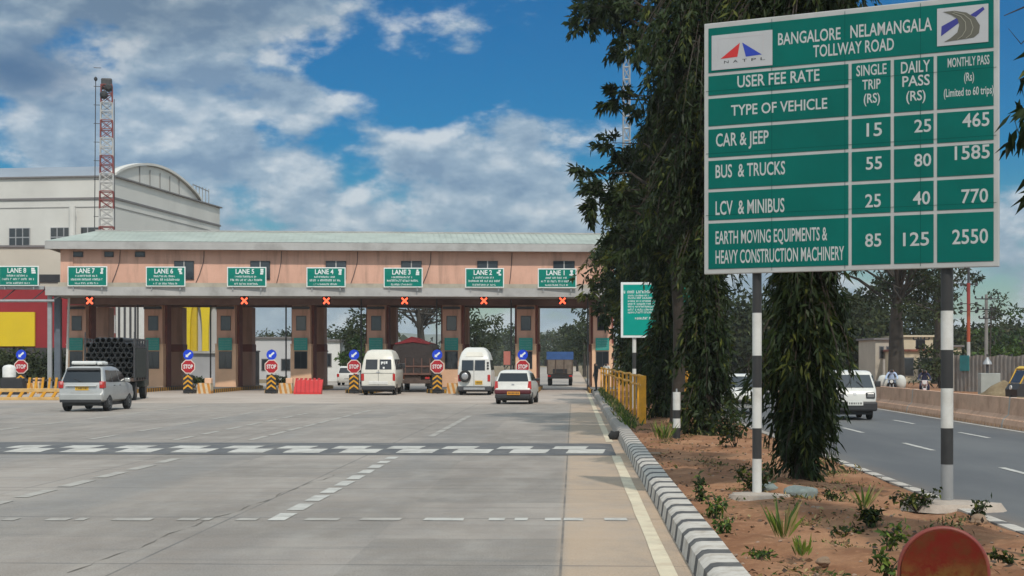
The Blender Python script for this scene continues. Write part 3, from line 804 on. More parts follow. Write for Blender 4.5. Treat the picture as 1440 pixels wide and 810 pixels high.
# low striped guard rail on the far left
def guard(p0, p1, label):
    d = p1 - p0; L_ = d.length; a = math.atan2(d.y, d.x)
    t = thing('guard_rail', label, 'guard rail', p0, a)
    b = MB(); b.bbox((0, -.06, .40), (L_, .06, .58), .02); b.bbox((0, -.08, 0), (L_, .08, .16), .02); b.build('rail', mat('faded_yellow', (.52, .33, .13), .7, .2, 3), t)
    b = MB()
    for i in range(int(L_ / .55)): x = .1 + i * .55; b.prism([(x, -.075, .15), (x + .16, -.075, .15), (x + .34, -.075, .42), (x + .18, -.075, .42)], (0, .15, 0))
    b.build('slat', M_YELLOW, t)
guard(Vector((-29, 77.5, 0)), Vector((-21.0, 77.6, 0)), 'low yellow slatted guard rail at the left picture edge')
def guard2():
    t = thing('crash_fence', 'yellow slanted slats behind the low guard rail by the silver car', 'fence', Vector((at(38, 0, 84).x, 84, 0)), 0)
    b = MB()
    for i in range(7): x = i * .36; b.prism([(x, -.04, .25), (x + .12, -.04, .25), (x + .22, -.04, 1.05), (x + .10, -.04, 1.05)], (0, .08, 0))
    b.build('slat', M_YELLOW, t)
    b = MB(); b.box((-.1, .045, .3), (2.5, .1, .42)); b.box((-.1, .045, .85), (2.5, .1, .95)); b.build('rail', M_DARK, t)
guard2()
# ------------------------------------------------------------------ vehicles (local +X forward, origin on the ground under the middle)
def paint(name, rgb, rough=.3, var=.05):
    return mat(name, rgb, rough, var, 1.5, spec=.5, dirt=(tuple(q * .6 + .03 for q in rgb), .5, 1.6))
P_SILVER = paint('silver_paint', (.40, .40, .39), .32); P_SILVER.node_tree.nodes['Principled BSDF'].inputs['Metallic'].default_value = .35
P_WHITE = paint('white_car_paint', (.60, .59, .555)); P_CREAM = paint('cream_white_paint', (.60, .57, .50))
M_LIGHTRED = mat('tail_lamp_red', (.40, .015, .012), .2, 0, spec=.6)
M_LAMPCLEAR = mat('clear_lamp', (.55, .56, .55), .15, 0, spec=.6)
M_PLATEY = mat('yellow_plate', (.62, .36, .03), .5, .05); M_PLATEW = mat('white_plate', (.66, .66, .62), .5, .05)
M_TRIM = mat('black_trim', (.028, .028, .03), .55, .1)
M_RIM = mat('wheel_rim', (.34, .34, .35), .35, .08, metal=.5)

class Car:
    def __init__(s, name, label, cat, slices, L, pos, heading, paint_, group=None, sharp=38):
        s.L = L; s.sl = slices
        s.root = thing(name, label, cat, pos, heading, group)
        b = MB(); nc = 5
        for (z, xr, xf, hw, rr, rf) in slices:
            for (cx, cy, r, a0) in ((xr + rr, hw - rr, rr, 90), (xr + rr, -hw + rr, rr, 180), (xf - rf, -hw + rf, rf, 270), (xf - rf, hw - rf, rf, 0)):
                for k in range(nc):
                    a = R(a0 + 90 * k / (nc - 1)); b.v.append((cx + r * math.cos(a) - L / 2, cy + r * math.sin(a), z))
        n = 4 * nc
        for i in range(len(slices) - 1):
            for k in range(n): b.f.append([i * n + k, i * n + (k + 1) % n, (i + 1) * n + (k + 1) % n, (i + 1) * n + k]); b.mi.append(0)
        b.f.append(list(range(n - 1, -1, -1))); b.mi.append(0); o = (len(slices) - 1) * n; b.f.append([o + k for k in range(n)]); b.mi.append(0)
        s.body = b.build('body', paint_, s.root, sharp)
    def i(s, k, z): return float(np.interp(z, [q[0] for q in s.sl], [q[k] for q in s.sl]))
    def xr(s, z): return s.i(1, z) - s.L / 2
    def xf(s, z): return s.i(2, z) - s.L / 2
    def hw(s, z): return s.i(3, z)
    def rear(s, poly, e=.012, th=.05, front=False):
        out = []
        for y, z in poly:
            x = (s.xf(z) + e) if front else (s.xr(z) - e)
            out.append((x, y, z))
        mb = MB(); mb.prism(out, ((-th if front else th), 0, 0)); return mb
    def side(s, poly, sgn, e=.012, th=.05):
        mb = MB(); mb.prism([(x - s.L / 2, sgn * (s.hw(z) + e), z) for x, z in poly], (0, -sgn * th, 0)); return mb
    def put(s, mb, name, m, parent=None): return mb.build(name, m, parent or s.root)
    def wheels(s, xs, r, w, track, rim=M_RIM):
        for x in xs:
            for sg in (-1, 1):
                y = sg * track; c = (x - s.L / 2, y, r)
                b = MB(); b.lathe([(r * .6, -w / 2), (r * .93, -w / 2), (r, -w * .3), (r, w * .3), (r * .93, w / 2), (r * .6, w / 2)], c, (0, sg, 0), 20)
                wh = b.build('wheel', M_RUBBER, s.root, 50)
                b = MB(); b.lathe([(.02, w / 2 - .015), (r * .2, w / 2 + .005), (r * .5, w / 2 - .03), (r * .61, w / 2 + .004), (r * .64, w / 2 - .02)], c, (0, sg, 0), 18)
                b.build('rim', rim, wh, 50)
    def arches(s, xs, r):
        b = MB()
        for x in xs:
            for sg in (-1, 1):
                hw = s.hw(r * 1.2); pts = [(x - s.L / 2 + r * math.cos(R(a)), sg * (hw + .006), max(.16, r * .9 + r * math.sin(R(a)))) for a in range(-30, 211, 20)]
                b.prism(pts, (0, -sg * .12, 0))
        b.build('wheel_arch', M_BLACK, s.root)
    def under(s, x0, x1, hw, z0, z1):
        b = MB(); b.box((x0 - s.L / 2, -hw, z0), (x1 - s.L / 2, hw, z1)); b.build('underbody', M_BLACK, s.root)
    def plate(s, y, z, w, h, m, front=False, e=.03):
        x = s.xf(z) + e if front else s.xr(z) - e
        b = MB(); b.box((min(x, x + (.03 if not front else -.03)), y - w / 2, z - h / 2), (max(x, x + (.03 if not front else -.03)), y + w / 2, z + h / 2)); p = s.put(b, 'number_plate', m)
        b = MB(); xx = x + (.004 if front else -.004); rr = random.Random(int(abs(y * 100 + z * 1000))); q = y - w * .42
        while q < y + w * .38:
            b.box((min(xx, x), q, z - h * .26), (max(xx, x), q + w * .05, z + h * .26)); q += w * rr.uniform(.07, .12)
        b.build('plate_lettering', M_BLACK, p)
def rear_pos(px, Y, L, ang):
    p = at(px, 0, Y); p.z = 0
    return p + Vector((math.cos(ang), math.sin(ang), 0)) * (L / 2)
HEAD = R(90) + RA

# silver estate car
L = 4.58; a = HEAD + R(.5)
c = Car('estate_car', 'silver people carrier with a roof carrier driving towards the leftmost lanes', 'car',
        [(.37, .10, 4.40, .78, .18, .3), (.44, .0, 4.52, .86, .16, .35), (.60, -.02, 4.58, .885, .14, .4), (.70, .02, 4.56, .885, .13, .4), (.74, .07, 4.50, .88, .10, .4),
         (.95, .09, 4.36, .885, .10, .4), (1.04, .11, 4.05, .87, .10, .35), (1.11, .13, 3.55, .855, .10, .3), (1.16, .16, 3.40, .845, .10, .25), (1.60, .40, 2.78, .73, .12, .2), (1.69, .46, 2.5, .69, .14, .2),
         (1.745, .66, 2.2, .60, .18, .2), (1.765, .95, 2.0, .45, .2, .2)], L, rear_pos(113.5, 60.2, L, a), a, P_SILVER)
c.put(c.rear([(-.76, 1.13), (.76, 1.13), (.66, 1.60), (-.66, 1.60)], .016), 'rear_window', M_GLASS)
c.put(c.rear([(-.66, 1.60), (.66, 1.60), (.62, 1.68), (-.62, 1.68)], .10, .22), 'spoiler', M_TRIM)
for sg in (-1, 1):
    for poly in ([(.45, 1.16), (1.30, 1.13), (1.30, 1.58), (.72, 1.60)], [(1.36, 1.13), (2.25, 1.13), (2.22, 1.58), (1.36, 1.58)], [(2.32, 1.13), (3.25, 1.14), (2.80, 1.52), (2.30, 1.58)]):
        c.put(c.side(poly, sg), 'side_window', M_GLASS)
    b = MB(); b.bbox((.05 - L / 2, min(sg * .70, sg * .892), .90), (.34 - L / 2, max(sg * .70, sg * .892), 1.17), .03)
    tl = b.build('tail_light', M_LIGHTRED, c.root)
    b = MB(); b.bbox((.035 - L / 2, (.72 if sg > 0 else -.83), 1.04), (.10 - L / 2, (.83 if sg > 0 else -.72), 1.15), .02); b.build('lens', mat('pink_lens', (.58, .22, .22), .2, 0), tl)
    b = MB(); b.bbox((3.05 - L / 2, sg * .93 - .12, 1.10), (3.22 - L / 2, sg * .93 + .12, 1.27), .05); b.build('mirror', P_SILVER, c.root)
    b = MB()
    for x in (1.42, 2.2): b.box((x - L / 2, min(sg * .868, sg * .883), .98), (x + .2 - L / 2, max(sg * .868, sg * .893), 1.01))
    b.build('door_handle', M_TRIM, c.root)
c.plate(-.02, .90, .52, .15, M_PLATEY, e=.02)
b = MB(); b.bbox((-.05 - L / 2, -.84, .40), (.2 - L / 2, .84, .71), .06); b.build('bumper', P_SILVER, c.root)
b = MB(); b.box((.0 - L / 2, -.6, .985), (.12 - L / 2, .6, 1.02)); b.build('chrome_strip', M_LAMPCLEAR, c.root)
b = MB()
for sg in (-1, 1): b.cyl((.75 - L / 2, sg * .55, 1.80), (2.5 - L / 2, sg * .55, 1.82), .025)
for x in (.95, 2.2): b.cyl((x - L / 2, -.6, 1.80), (x - L / 2, .6, 1.80), .02)
rc = b.build('roof_rack', M_TRIM, c.root)
b = MB(); b.bbox((.8 - L / 2, -.35, 1.81), (2.2 - L / 2, .62, 1.95), .05); b.bbox((.75 - L / 2, -.60, 1.80), (1.6 - L / 2, -.40, 1.92), .04); b.build('roof_load', M_WHITE, rc)
c.under(.3, 4.3, .7, .22, .42); c.arches((.86, 3.62), .40); c.wheels((.86, 3.62), .335, .21, .78)
b = MB(); b.box((-.06 - L / 2, -.80, .36), (.15 - L / 2, .80, .47)); b.build('bumper_valance', M_TRIM, c.root)
b = MB(); b.tube([(.10 - L / 2, .0, 1.16), (.20 - L / 2, .32, 1.28)], .012, 5); b.build('rear_wiper', M_TRIM, c.root)

# white minibus, flat back
L = 4.9; a = HEAD + R(1)
c = Car('minibus', 'white minibus with a smooth sloping back waiting at the third lane', 'minibus',
        [(.40, .05, 4.8, .90, .12, .3), (.46, .0, 4.85, .95, .12, .35), (1.25, .0, 4.85, .98, .12, .35), (1.40, .03, 4.7, .975, .12, .35), (1.52, .06, 4.3, .96, .12, .3), (2.05, .20, 3.75, .86, .13, .25), (2.32, .32, 3.5, .78, .16, .25),
         (2.50, .48, 3.3, .68, .2, .25), (2.58, .80, 3.0, .50, .25, .25)], L, rear_pos(532, 88, L, a), a, P_CREAM)
for y0, y1 in ((.06, .74), (-.74, -.06)):
    rw = c.put(c.rear([(y0, 1.46), (y1, 1.46), (y1 - .03 * (1 if y1 > 0 else 0), 2.02), (y0 + .03 * (1 if y0 < -.5 else 0), 2.02)], .015), 'rear_window', M_GLASS)
    if y0 < 0:
        b = MB()
        for k, (yy, zz, ww, hh) in enumerate(((-.50, 1.78, .10, .14), (-.36, 1.75, .05, .16), (-.28, 1.80, .09, .10), (-.2, 1.74, .06, .16), (-.35, 1.50, .1, .1))): b.box((c.xr(zz) - .03, yy, zz), (c.xr(zz + hh) - .005, yy + ww, zz + hh))
        b.build('window_sticker', M_SIGNW, rw)
for sg in (-1, 1):
    for x0, x1 in ((.30, 1.1), (1.2, 2.1), (2.2, 3.1), (3.2, 3.9)): c.put(c.side([(x0, 1.45), (x1, 1.45), (x1 - (.3 if x1 > 3.5 else 0), 2.03), (x0 + .1, 2.03)], sg), 'side_window', M_GLASS)
    b = MB(); b.bbox((-.02 - L / 2, min(sg * .80, sg * .95), .82), (.10 - L / 2, max(sg * .80, sg * .97), 1.22), .03); b.build('tail_light', M_LIGHTRED, c.root)
    b = MB(); b.bbox((3.6 - L / 2, sg * 1.07 - .12, 1.5), (3.75 - L / 2, sg * 1.07 + .12, 1.8), .04); b.build('mirror', M_TRIM, c.root)
b = MB(); b.box((-.012 - L / 2, -.008, .56), (.05 - L / 2, .008, 1.44)); b.box((-.012 - L / 2, -.90, 1.235), (.05 - L / 2, .90, 1.25)); b.build('door_seam', M_TRIM, c.root)
c.put(c.rear([(-.1, 1.28), (.12, 1.28), (.12, 1.33), (-.1, 1.33)], .02), 'emblem', M_STEEL)
b = MB(); b.bbox((-.10 - L / 2, -.93, .30), (.2 - L / 2, .93, .55), .05); b.build('bumper', M_TRIM, c.root)
b = MB(); b.bbox((-.03 - L / 2, -.55, .62), (.02 - L / 2, .55, .80), .02); b.build('plate_recess', P_WHITE, c.root)
c.under(.3, 4.5, .75, .2, .42); c.arches((1.0, 3.9), .40); c.wheels((1.0, 3.9), .34, .2, .82)

# white high-roofed minibus with a spare wheel
L = 5.3; a = HEAD + R(.5)
c = Car('minibus', 'white high-roofed minibus with a spare wheel on its back door', 'minibus',
        [(.40, .05, 5.2, .88, .10, .3), (.46, .0, 5.3, .93, .10, .35), (1.25, .0, 5.25, .94, .10, .35), (1.40, .02, 4.6, .935, .10, .35), (2.0, .08, 4.3, .86, .10, .3), (2.12, .12, 4.2, .84, .12, .3), (2.42, .30, 3.9, .74, .14, .25), (2.62, .42, 3.6, .58, .16, .25), (2.70, .62, 3.4, .46, .18, .25)],
        L, rear_pos(667, 88, L, a), a, P_WHITE)
for y0, y1 in ((.06, .72), (-.60, -.02)): c.put(c.rear([(y0, 1.40), (y1, 1.40), (y1 - .02, 1.98), (y0, 1.98)], .015), 'rear_window', M_GLASS)
b = MB(); b.box((-.012 - L / 2, .015, .54), (.05 - L / 2, .03, 1.98)); b.build('door_seam', M_TRIM, c.root)
c.put(c.rear([(-.5, 2.18), (.5, 2.18), (.42, 2.44), (-.42, 2.44)], .03), 'roof_vent_panel', P_CREAM)
b = MB(); b.lathe([(.16, -.10), (.30, -.12), (.34, -.05), (.34, .05), (.30, .10), (.1, .1)], (-.12 - L / 2, .52, 1.08), (1, 0, 0), 22); sw = b.build('spare_wheel', M_RUBBER, c.root, 50)
b = MB(); b.lathe([(.03, -.13), (.13, -.135), (.2, -.10), (.2, .02)], (-.12 - L / 2, .52, 1.08), (1, 0, 0), 18); b.build('rim', M_RIM, sw, 50)
for sg in (-1, 1):
    for x0, x1 in ((.30, 1.2), (1.3, 2.3), (2.4, 3.4), (3.5, 4.3)): c.put(c.side([(x0, 1.42), (x1, 1.42), (x1 - .05, 1.98), (x0, 1.98)], sg), 'side_window', M_GLASS)
    b = MB(); b.bbox((-.03 - L / 2, min(sg * .74, sg * .90), .78), (.10 - L / 2, max(sg * .74, sg * .91), 1.16), .02); b.build('tail_light', M_LIGHTRED, c.root)
b = MB()
for z in (1.46, 1.62, 1.78): b.bbox((-.02 - L / 2, -.82, z), (.14 - L / 2, -.70, z + .1), .02)
b.build('roof_ladder_bracket', M_TRIM, c.root)
c.plate(-.25, .72, .42, .22, M_PLATEY)
b = MB(); b.bbox((-.14 - L / 2, -.95, .26), (.15 - L / 2, .95, .52), .04); b.build('bumper', M_DARK, c.root)
b = MB(); b.bbox((-.19 - L / 2, -.6, .31), (-.12 - L / 2, .6, .44), .02); b.build('bumper_step', M_STEEL, c.root)
c.under(.3, 4.8, .75, .2, .42); c.arches((1.1, 4.2), .40); c.wheels((1.1, 4.2), .34, .2, .80)

# white hatchback with a dark red bumper
L = 3.68; a = HEAD + R(-4.5)
c = Car('hatchback', 'white hatchback with a dark maroon bumper driving towards the first lane', 'car',
        [(.24, .14, 3.5, .70, .15, .3), (.34, .02, 3.62, .79, .14, .35), (.55, -.03, 3.68, .825, .13, .4), (.70, .0, 3.66, .83, .12, .4), (.76, .06, 3.6, .825, .1, .4), (.92, .10, 3.3, .82, .1, .35),
         (1.0, .12, 2.95, .80, .1, .3), (1.06, .15, 2.75, .785, .1, .25), (1.40, .40, 2.2, .68, .12, .2), (1.49, .52, 1.95, .62, .14, .2), (1.535, .75, 1.7, .50, .16, .2), (1.545, .9, 1.6, .40, .16, .2)],
        L, rear_pos(721, 70.3, L, a), a, P_WHITE)
c.put(c.rear([(-.70, 1.03), (.70, 1.03), (.60, 1.40), (-.60, 1.40)], .016), 'rear_window', M_GLASS)
for sg in (-1, 1):
    for poly in ([(.55, 1.06), (1.45, 1.05), (1.42, 1.40), (.85, 1.41)], [(1.52, 1.05), (2.62, 1.05), (2.18, 1.38), (1.52, 1.40)]): c.put(c.side(poly, sg), 'side_window', M_GLASS)
    b = MB(); b.prism([(.02 - L / 2, sg * .66, .68), (.02 - L / 2, sg * .835, .68), (.12 - L / 2, sg * .81, 1.04), (.10 - L / 2, sg * .70, 1.04)], (.16, 0, 0)); b.build('tail_light', M_LIGHTRED, c.root)
    b = MB(); b.bbox((2.45 - L / 2, sg * .88 - .1, 1.02), (2.6 - L / 2, sg * .88 + .1, 1.15), .04); b.build('mirror', M_TRIM, c.root)
b = MB(); b.bbox((-.10 - L / 2, -.80, .24), (.25 - L / 2, .80, .48), .07); bp = b.build('bumper', M_TRIM, c.root)
b = MB(); b.bbox((-.12 - L / 2, -.825, .46), (.3 - L / 2, .825, .66), .06); b.build('bumper_band', mat('maroon_bumper', (.085, .012, .018), .45), bp)
c.plate(-.05, .50, .58, .15, mat('orange_plate', (.60, .26, .03), .5, .05), e=.13)
c.put(c.rear([(-.06, .86), (.06, .86), (.06, .92), (-.06, .92)], .02), 'emblem', M_STEEL)
c.under(.3, 3.3, .65, .16, .28); c.arches((.75, 3.0), .33); c.wheels((.75, 3.0), .28, .18, .74)

# small white car beyond the third lane
L = 3.6; a = HEAD
c = Car('hatchback', 'small white car seen through the fourth lane beyond the toll booths', 'car',
        [(.24, .1, 3.5, .70, .15, .3), (.40, .0, 3.6, .80, .14, .35), (.9, .05, 3.4, .80, .1, .35), (1.0, .12, 2.8, .78, .1, .3), (1.40, .36, 2.2, .66, .12, .2), (1.5, .5, 1.9, .58, .14, .2)], L, rear_pos(488, 121, L, a), a, P_WHITE)
c.put(c.rear([(-.66, .98), (.66, .98), (.58, 1.38), (-.58, 1.38)], .016), 'rear_window', M_GLASS)
for sg in (-1, 1):
    c.put(c.side([(.6, 1.02), (2.6, 1.02), (2.15, 1.36), (.75, 1.36)], sg), 'side_window', M_GLASS)
    b = MB(); b.bbox((.0 - L / 2, min(sg * .62, sg * .80), .68), (.12 - L / 2, max(sg * .62, sg * .80), .92), .02); b.build('tail_light', M_LIGHTRED, c.root)
c.plate(0, .55, .5, .13, M_PLATEW); c.wheels((.7, 2.9), .28, .18, .72)

# white van facing us on the right carriageway
L = 3.37; a = HEAD + R(180)
p = at(1202, 0, 51.8); p.z = 0
VAN_S = [(.36, .05, 3.30, .66, .08, .14), (.42, .0, 3.36, .70, .08, .16), (.80, .0, 3.37, .73, .08, .16), (.98, .0, 3.30, .735, .08, .16), (1.06, .02, 3.22, .73, .08, .14), (1.52, .06, 2.84, .66, .09, .12), (1.60, .10, 2.72, .63, .10, .12), (1.64, .2, 2.55, .54, .14, .14)]
def boxy_van(label, pos, heading, paint_):
    L = 3.37
    c = Car('van', label, 'van', VAN_S, L, pos, heading, paint_)
    c.put(c.rear([(-.64, 1.08), (.64, 1.08), (.57, 1.50), (-.57, 1.50)], .016, front=True), 'windscreen', mat('windscreen_glass', (.035, .042, .05), .05, 0, spec=.8))
    for sg in (-1, 1):
        for x0, x1, dx in ((.2, 1.1, 0), (1.2, 2.1, 0), (2.2, 3.08, -.22)): c.put(c.side([(x0, 1.06), (x1, 1.06), (x1 + dx, 1.48), (x0, 1.48)], sg), 'side_window', M_GLASS)
        b = MB(); b.bbox((3.26 - L / 2, min(sg * .36, sg * .66), .72), (3.40 - L / 2, max(sg * .36, sg * .66), .92), .03); hl = b.build('headlight', M_TRIM, c.root)
        b = MB(); b.bbox((3.36 - L / 2, min(sg * .39, sg * .63), .745), (3.415 - L / 2, max(sg * .39, sg * .63), .895), .02); b.build('lens', mat('dull_lamp', (.16, .16, .16), .15, 0, spec=.7), hl)
        b = MB(); b.bbox((2.95 - L / 2, sg * .82 - .09, 1.1), (3.05 - L / 2, sg * .82 + .09, 1.3), .03); b.build('mirror', M_TRIM, c.root)
        b = MB(); b.tube([(3.23 - L / 2, sg * .3, 1.09), (3.08 - L / 2, sg * .1, 1.3)], .012, 5); b.build('wiper', M_TRIM, c.root)
    b = MB(); b.bbox((3.20 - L / 2, -.73, .30), (3.45 - L / 2, .73, .62), .06); b.build('bumper', M_TRIM, c.root)
    c.plate(0, .56, .50, .13, M_PLATEW, front=True, e=.11)
    c.put(c.rear([(-.05, .84), (.05, .84), (.05, .92), (-.05, .92)], .02, front=True), 'emblem', M_STEEL)
    c.under(.3, 3.2, .6, .18, .36); c.arches((.65, 2.55), .30); c.wheels((.65, 2.55), .265, .16, .62, mat('steel_rim', (.2, .2, .2), .5))
    return c
fw = Vector((math.cos(a), math.sin(a), 0))
boxy_van('white boxy van driving towards us on the right carriageway', p - fw * (L / 2 - .05), a, P_WHITE)
p2 = at(1043, 0, 57); p2.z = 0
L = 4.0
c = Car('sedan', 'white car half hidden behind the drooping trees, left of the boxy van', 'car',
        [(.24, .1, 3.9, .72, .15, .3), (.40, .0, 4.0, .82, .14, .3), (.70, .0, 4.0, .83, .1, .3), (.86, .04, 3.85, .82, .1, .3), (.96, .1, 3.0, .80, .1, .3), (1.40, .9, 2.3, .64, .12, .2), (1.47, 1.1, 2.1, .55, .14, .2)], L, p2 - fw * (L / 2), a, P_WHITE)
c.put(c.rear([(-.70, .98), (.70, .98), (.60, 1.38), (-.60, 1.38)], .016, front=True), 'windscreen', M_GLASS)
b = MB(); b.bbox((3.86 - L / 2, -.80, .38), (4.03 - L / 2, .80, .56), .05); b.build('bumper', M_TRIM, c.root)
for sg in (-1, 1):
    c.put(c.side([(.9, .98), (2.9, .98), (2.35, 1.36), (1.15, 1.36)], sg), 'side_window', M_GLASS)
    b = MB(); b.bbox((3.8 - L / 2, min(sg * .45, sg * .78), .62), (4.02 - L / 2, max(sg * .45, sg * .78), .78), .03); b.build('headlight', M_LAMPCLEAR, c.root)
c.wheels((.75, 3.2), .29, .18, .74)

# lorries
def truck_wheels(root, xs, r, track, w=.28, dual=True):
    for x in xs:
        for sg in (-1, 1):
            c = (x, sg * track, r)
            b = MB(); b.lathe([(r * .5, -w / 2), (r * .94, -w / 2), (r, -w * .35), (r, w * .35), (r * .94, w / 2), (r * .5, w / 2)], c, (0, sg, 0), 20); wh = b.build('wheel', M_RUBBER, root, 50)
            b = MB(); b.lathe([(.05, w / 2 + .03), (r * .25, w / 2 + .03), (r * .45, w / 2 - .04), (r * .52, w / 2 + .005)], c, (0, sg, 0), 16); b.build('rim', mat('truck_rim', (.14, .10, .08), .7, .2), wh, 50)
M_TARP = mat('dark_tarpaulin', (.035, .026, .024), .85, .3, 2.5, .5, 8); M_TARPR = mat('red_tarpaulin', (.16, .012, .016), .8, .3, 2, .5, 6)
M_RUST = mat('rusty_chassis', (.075, .05, .04), .85, .3, 4)
# covered lorry
L = 7.5; a = HEAD + R(.6)
tr = thing('cargo_lorry', 'dark lorry with a peaked red tarpaulin waiting in the second open lane', 'lorry', rear_pos(580, 95.5, L, a), a)
b = MB(); prof = [(-1.18, 1.05), (1.18, 1.05), (1.2, 2.75), (1.08, 3.02), (-1.08, 3.02), (-1.2, 2.75)]
b.prism([(-L / 2, y, z) for y, z in prof], (5.4, 0, 0)); b.build('cargo_body', M_TARP, tr)
b = MB(); b.prism([(-L / 2 - .04, y, z) for y, z in ((-1.12, 3.0), (-.5, 3.18), (.05, 3.42), (.6, 3.16), (1.12, 3.0), (1.0, 2.94), (0, 3.08), (-1.0, 2.94))], (5.5, 0, 0)); b.build('tarpaulin', M_TARPR, tr)
b = MB()
for k in range(5): b.box((-L / 2 - .03, -1.1 + k * .5, 1.1), (-L / 2 - .001, -1.04 + k * .5, 2.1))
b.box((-L / 2 - .05, -1.15, 1.55), (-L / 2 - .031, 1.15, 1.65)); b.box((-L / 2 - .05, -1.15, 1.08), (-L / 2 - .031, 1.15, 1.2)); b.build('tailgate', mat('faded_tailgate', (.12, .06, .045), .8, .3, 3), tr)
b = MB(); b.box((-L / 2 + .1, -.5, .62), (L / 2 - .3, .5, 1.04)); b.bbox((-L / 2 - .05, -1.1, .55), (-L / 2 + .1, 1.1, .78), .03); b.build('chassis', M_RUST, tr)
b = MB(); b.bbox((L / 2 - 1.95, -1.15, .7), (L / 2, 1.15, 2.75), .12); b.build('cab', mat('lorry_orange', (.30, .09, .03), .5, .15), tr)
for sg in (-1, 1):
    b = MB(); b.bbox((-L / 2 - .08, min(sg * .78, sg * 1.05), .82), (-L / 2 - .03, max(sg * .78, sg * 1.05), .95), .01); b.build('tail_light', M_LIGHTRED, tr)
    b = MB(); b.box((-L / 2 + .7, min(sg * .72, sg * 1.15), .35), (-L / 2 + .72, max(sg * .72, sg * 1.15), .9)); b.build('mud_flap', M_BLACK, tr)
truck_wheels(tr, (-L / 2 + 1.6, L / 2 - 1.3), .5, .92)
# blue-topped lorry beyond the plaza
L = 6; tr = thing('cargo_lorry', 'open-backed lorry with a blue top band driving away beyond the first lane', 'lorry', rear_pos(787.5, 120, L, HEAD), HEAD)
b = MB()
b.box((-L / 2, -1.0, .9), (-L / 2 + 4.2, 1.0, 2.02)); b.build('cargo_body', mat('dusty_planks', (.16, .125, .10), .85, .3, 3), tr)
b = MB(); b.box((-L / 2 - .02, -1.03, 2.021), (-L / 2 + 4.25, 1.03, 2.62)); b.build('tarpaulin', mat('blue_tarpaulin', (.03, .085, .24), .6, .2, 2), tr)
b = MB()
for y in (-.98, -.34, .3, .92): b.box((-L / 2 - .05, y, .9), (-L / 2 - .001, y + .07, 2.02))
b.build('stake', M_RUST, tr)
b = MB(); b.box((-L / 2 - .04, -.55, .95), (-L / 2 - .002, .55, 1.30)); b.box((-L / 2, -.95, .55), (L / 2 - .2, .95, .88)); b.build('chassis', M_BLACK, tr)
b = MB(); b.bbox((L / 2 - 1.7, -.98, .6), (L / 2, .98, 2.3), .12); b.build('cab', mat('lorry_blue', (.05, .10, .2), .5), tr)
for sg in (-1, 1):
    b = MB(); b.bbox((-L / 2 - .05, min(sg * .7, sg * .95), .70), (-L / 2 - .001, max(sg * .7, sg * .95), .82), .01); b.build('tail_light', M_LIGHTRED, tr)
    b = MB(); b.box((L / 2 - .4, min(sg * 1.05, sg * 1.3), 1.5), (L / 2 - .35, max(sg * 1.05, sg * 1.3), 2.0)); b.build('mirror', M_BLACK, tr)
truck_wheels(tr, (-L / 2 + 1.1, L / 2 - .9), .42, .80)
# pipe lorry
L = 6.2; a = HEAD + R(8.0); PP = rear_pos(153, 75.5, L, a)
tr = thing('pipe_lorry', 'dark flatbed lorry with stake sides loaded with black pipes', 'lorry', PP, a)
b = MB(); b.box((-L / 2 + .2, -1.15, .95), (L / 2 - 1.9, 1.15, 1.12)); b.build('flatbed', M_RUST, tr)
b = MB()
for sg in (-1, 1):
    for k in range(6): b.box((-L / 2 + .3 + k * .95, sg * 1.17 - .05, 1.0), (-L / 2 + .38 + k * .95, sg * 1.17 + .05, 3.05))
    for z in (1.4, 2.0, 2.6, 2.95): b.box((-L / 2 + .3, sg * 1.2 - .02, z), (L / 2 - 2.0, sg * 1.2 + .02, z + .08))
    b.cyl((-L / 2 + .34, sg * 1.17, 2.9), (-L / 2 + .34, sg * 1.17, 3.35), .03)
b.build('stake_side', M_DARK, tr)
b = MB(); b.box((-L / 2 + .3, -1.24, 1.12), (L / 2 - 2.0, -1.205, 2.58)); b.build('side_cover', mat('dark_net_cover', (.022, .026, .022), .9, .3, 6), tr)
b = MB(); b.box((-L / 2 + .2, -.45, .6), (L / 2 - .3, .45, .94)); b.bbox((-L / 2 + .15, -1.1, .55), (-L / 2 + .3, 1.1, .72), .02); b.build('chassis', M_BLACK, tr)
b = MB(); b.bbox((L / 2 - 1.8, -1.12, .6), (L / 2, 1.12, 2.5), .12); b.build('cab', mat('cab_green_black', (.03, .04, .035), .5), tr)
for sg in (-1, 1):
    b = MB(); b.bbox((-L / 2 + .10, min(sg * .75, sg * 1.05), .62), (-L / 2 + .149, max(sg * .75, sg * 1.05), .76), .01); b.build('tail_light', M_LIGHTRED, tr)
truck_wheels(tr, (-L / 2 + 1.5, L / 2 - 1.1), .48, .95)
b = MB(); pr = .138
b.lathe([(pr, 0), (pr, 4.6)], (-2.5, 0, 0), (1, 0, 0), 14); b.f = b.f[:-2]; b.mi = b.mi[:-2]
o = len(b.v); ri = pr * .80
b.lathe([(ri, 0), (ri, 4.6)], (-2.5, 0, 0), (1, 0, 0), 14); b.f = b.f[:-2]; b.mi = b.mi[:-2]
for i in range(len(b.f) - 14, len(b.f)): b.f[i] = list(reversed(b.f[i]))
for e in (0, 14):
    for k in range(14): b.f.append([e + k, e + (k + 1) % 14, o + e + (k + 1) % 14, o + e + k][::(1 if e else -1)]); b.mi.append(0)
pipe0 = tag(b.build('pipe', mat('black_pipe', (.020, .021, .023), .45, .15, spec=.5), None, 40), 'black plastic pipe in the load stacked on the dark flatbed lorry', 'pipe', 'black pipes stacked on the lorry')
M4 = Matrix.Translation(PP) @ Matrix.Rotation(a, 4, 'Z'); first = True
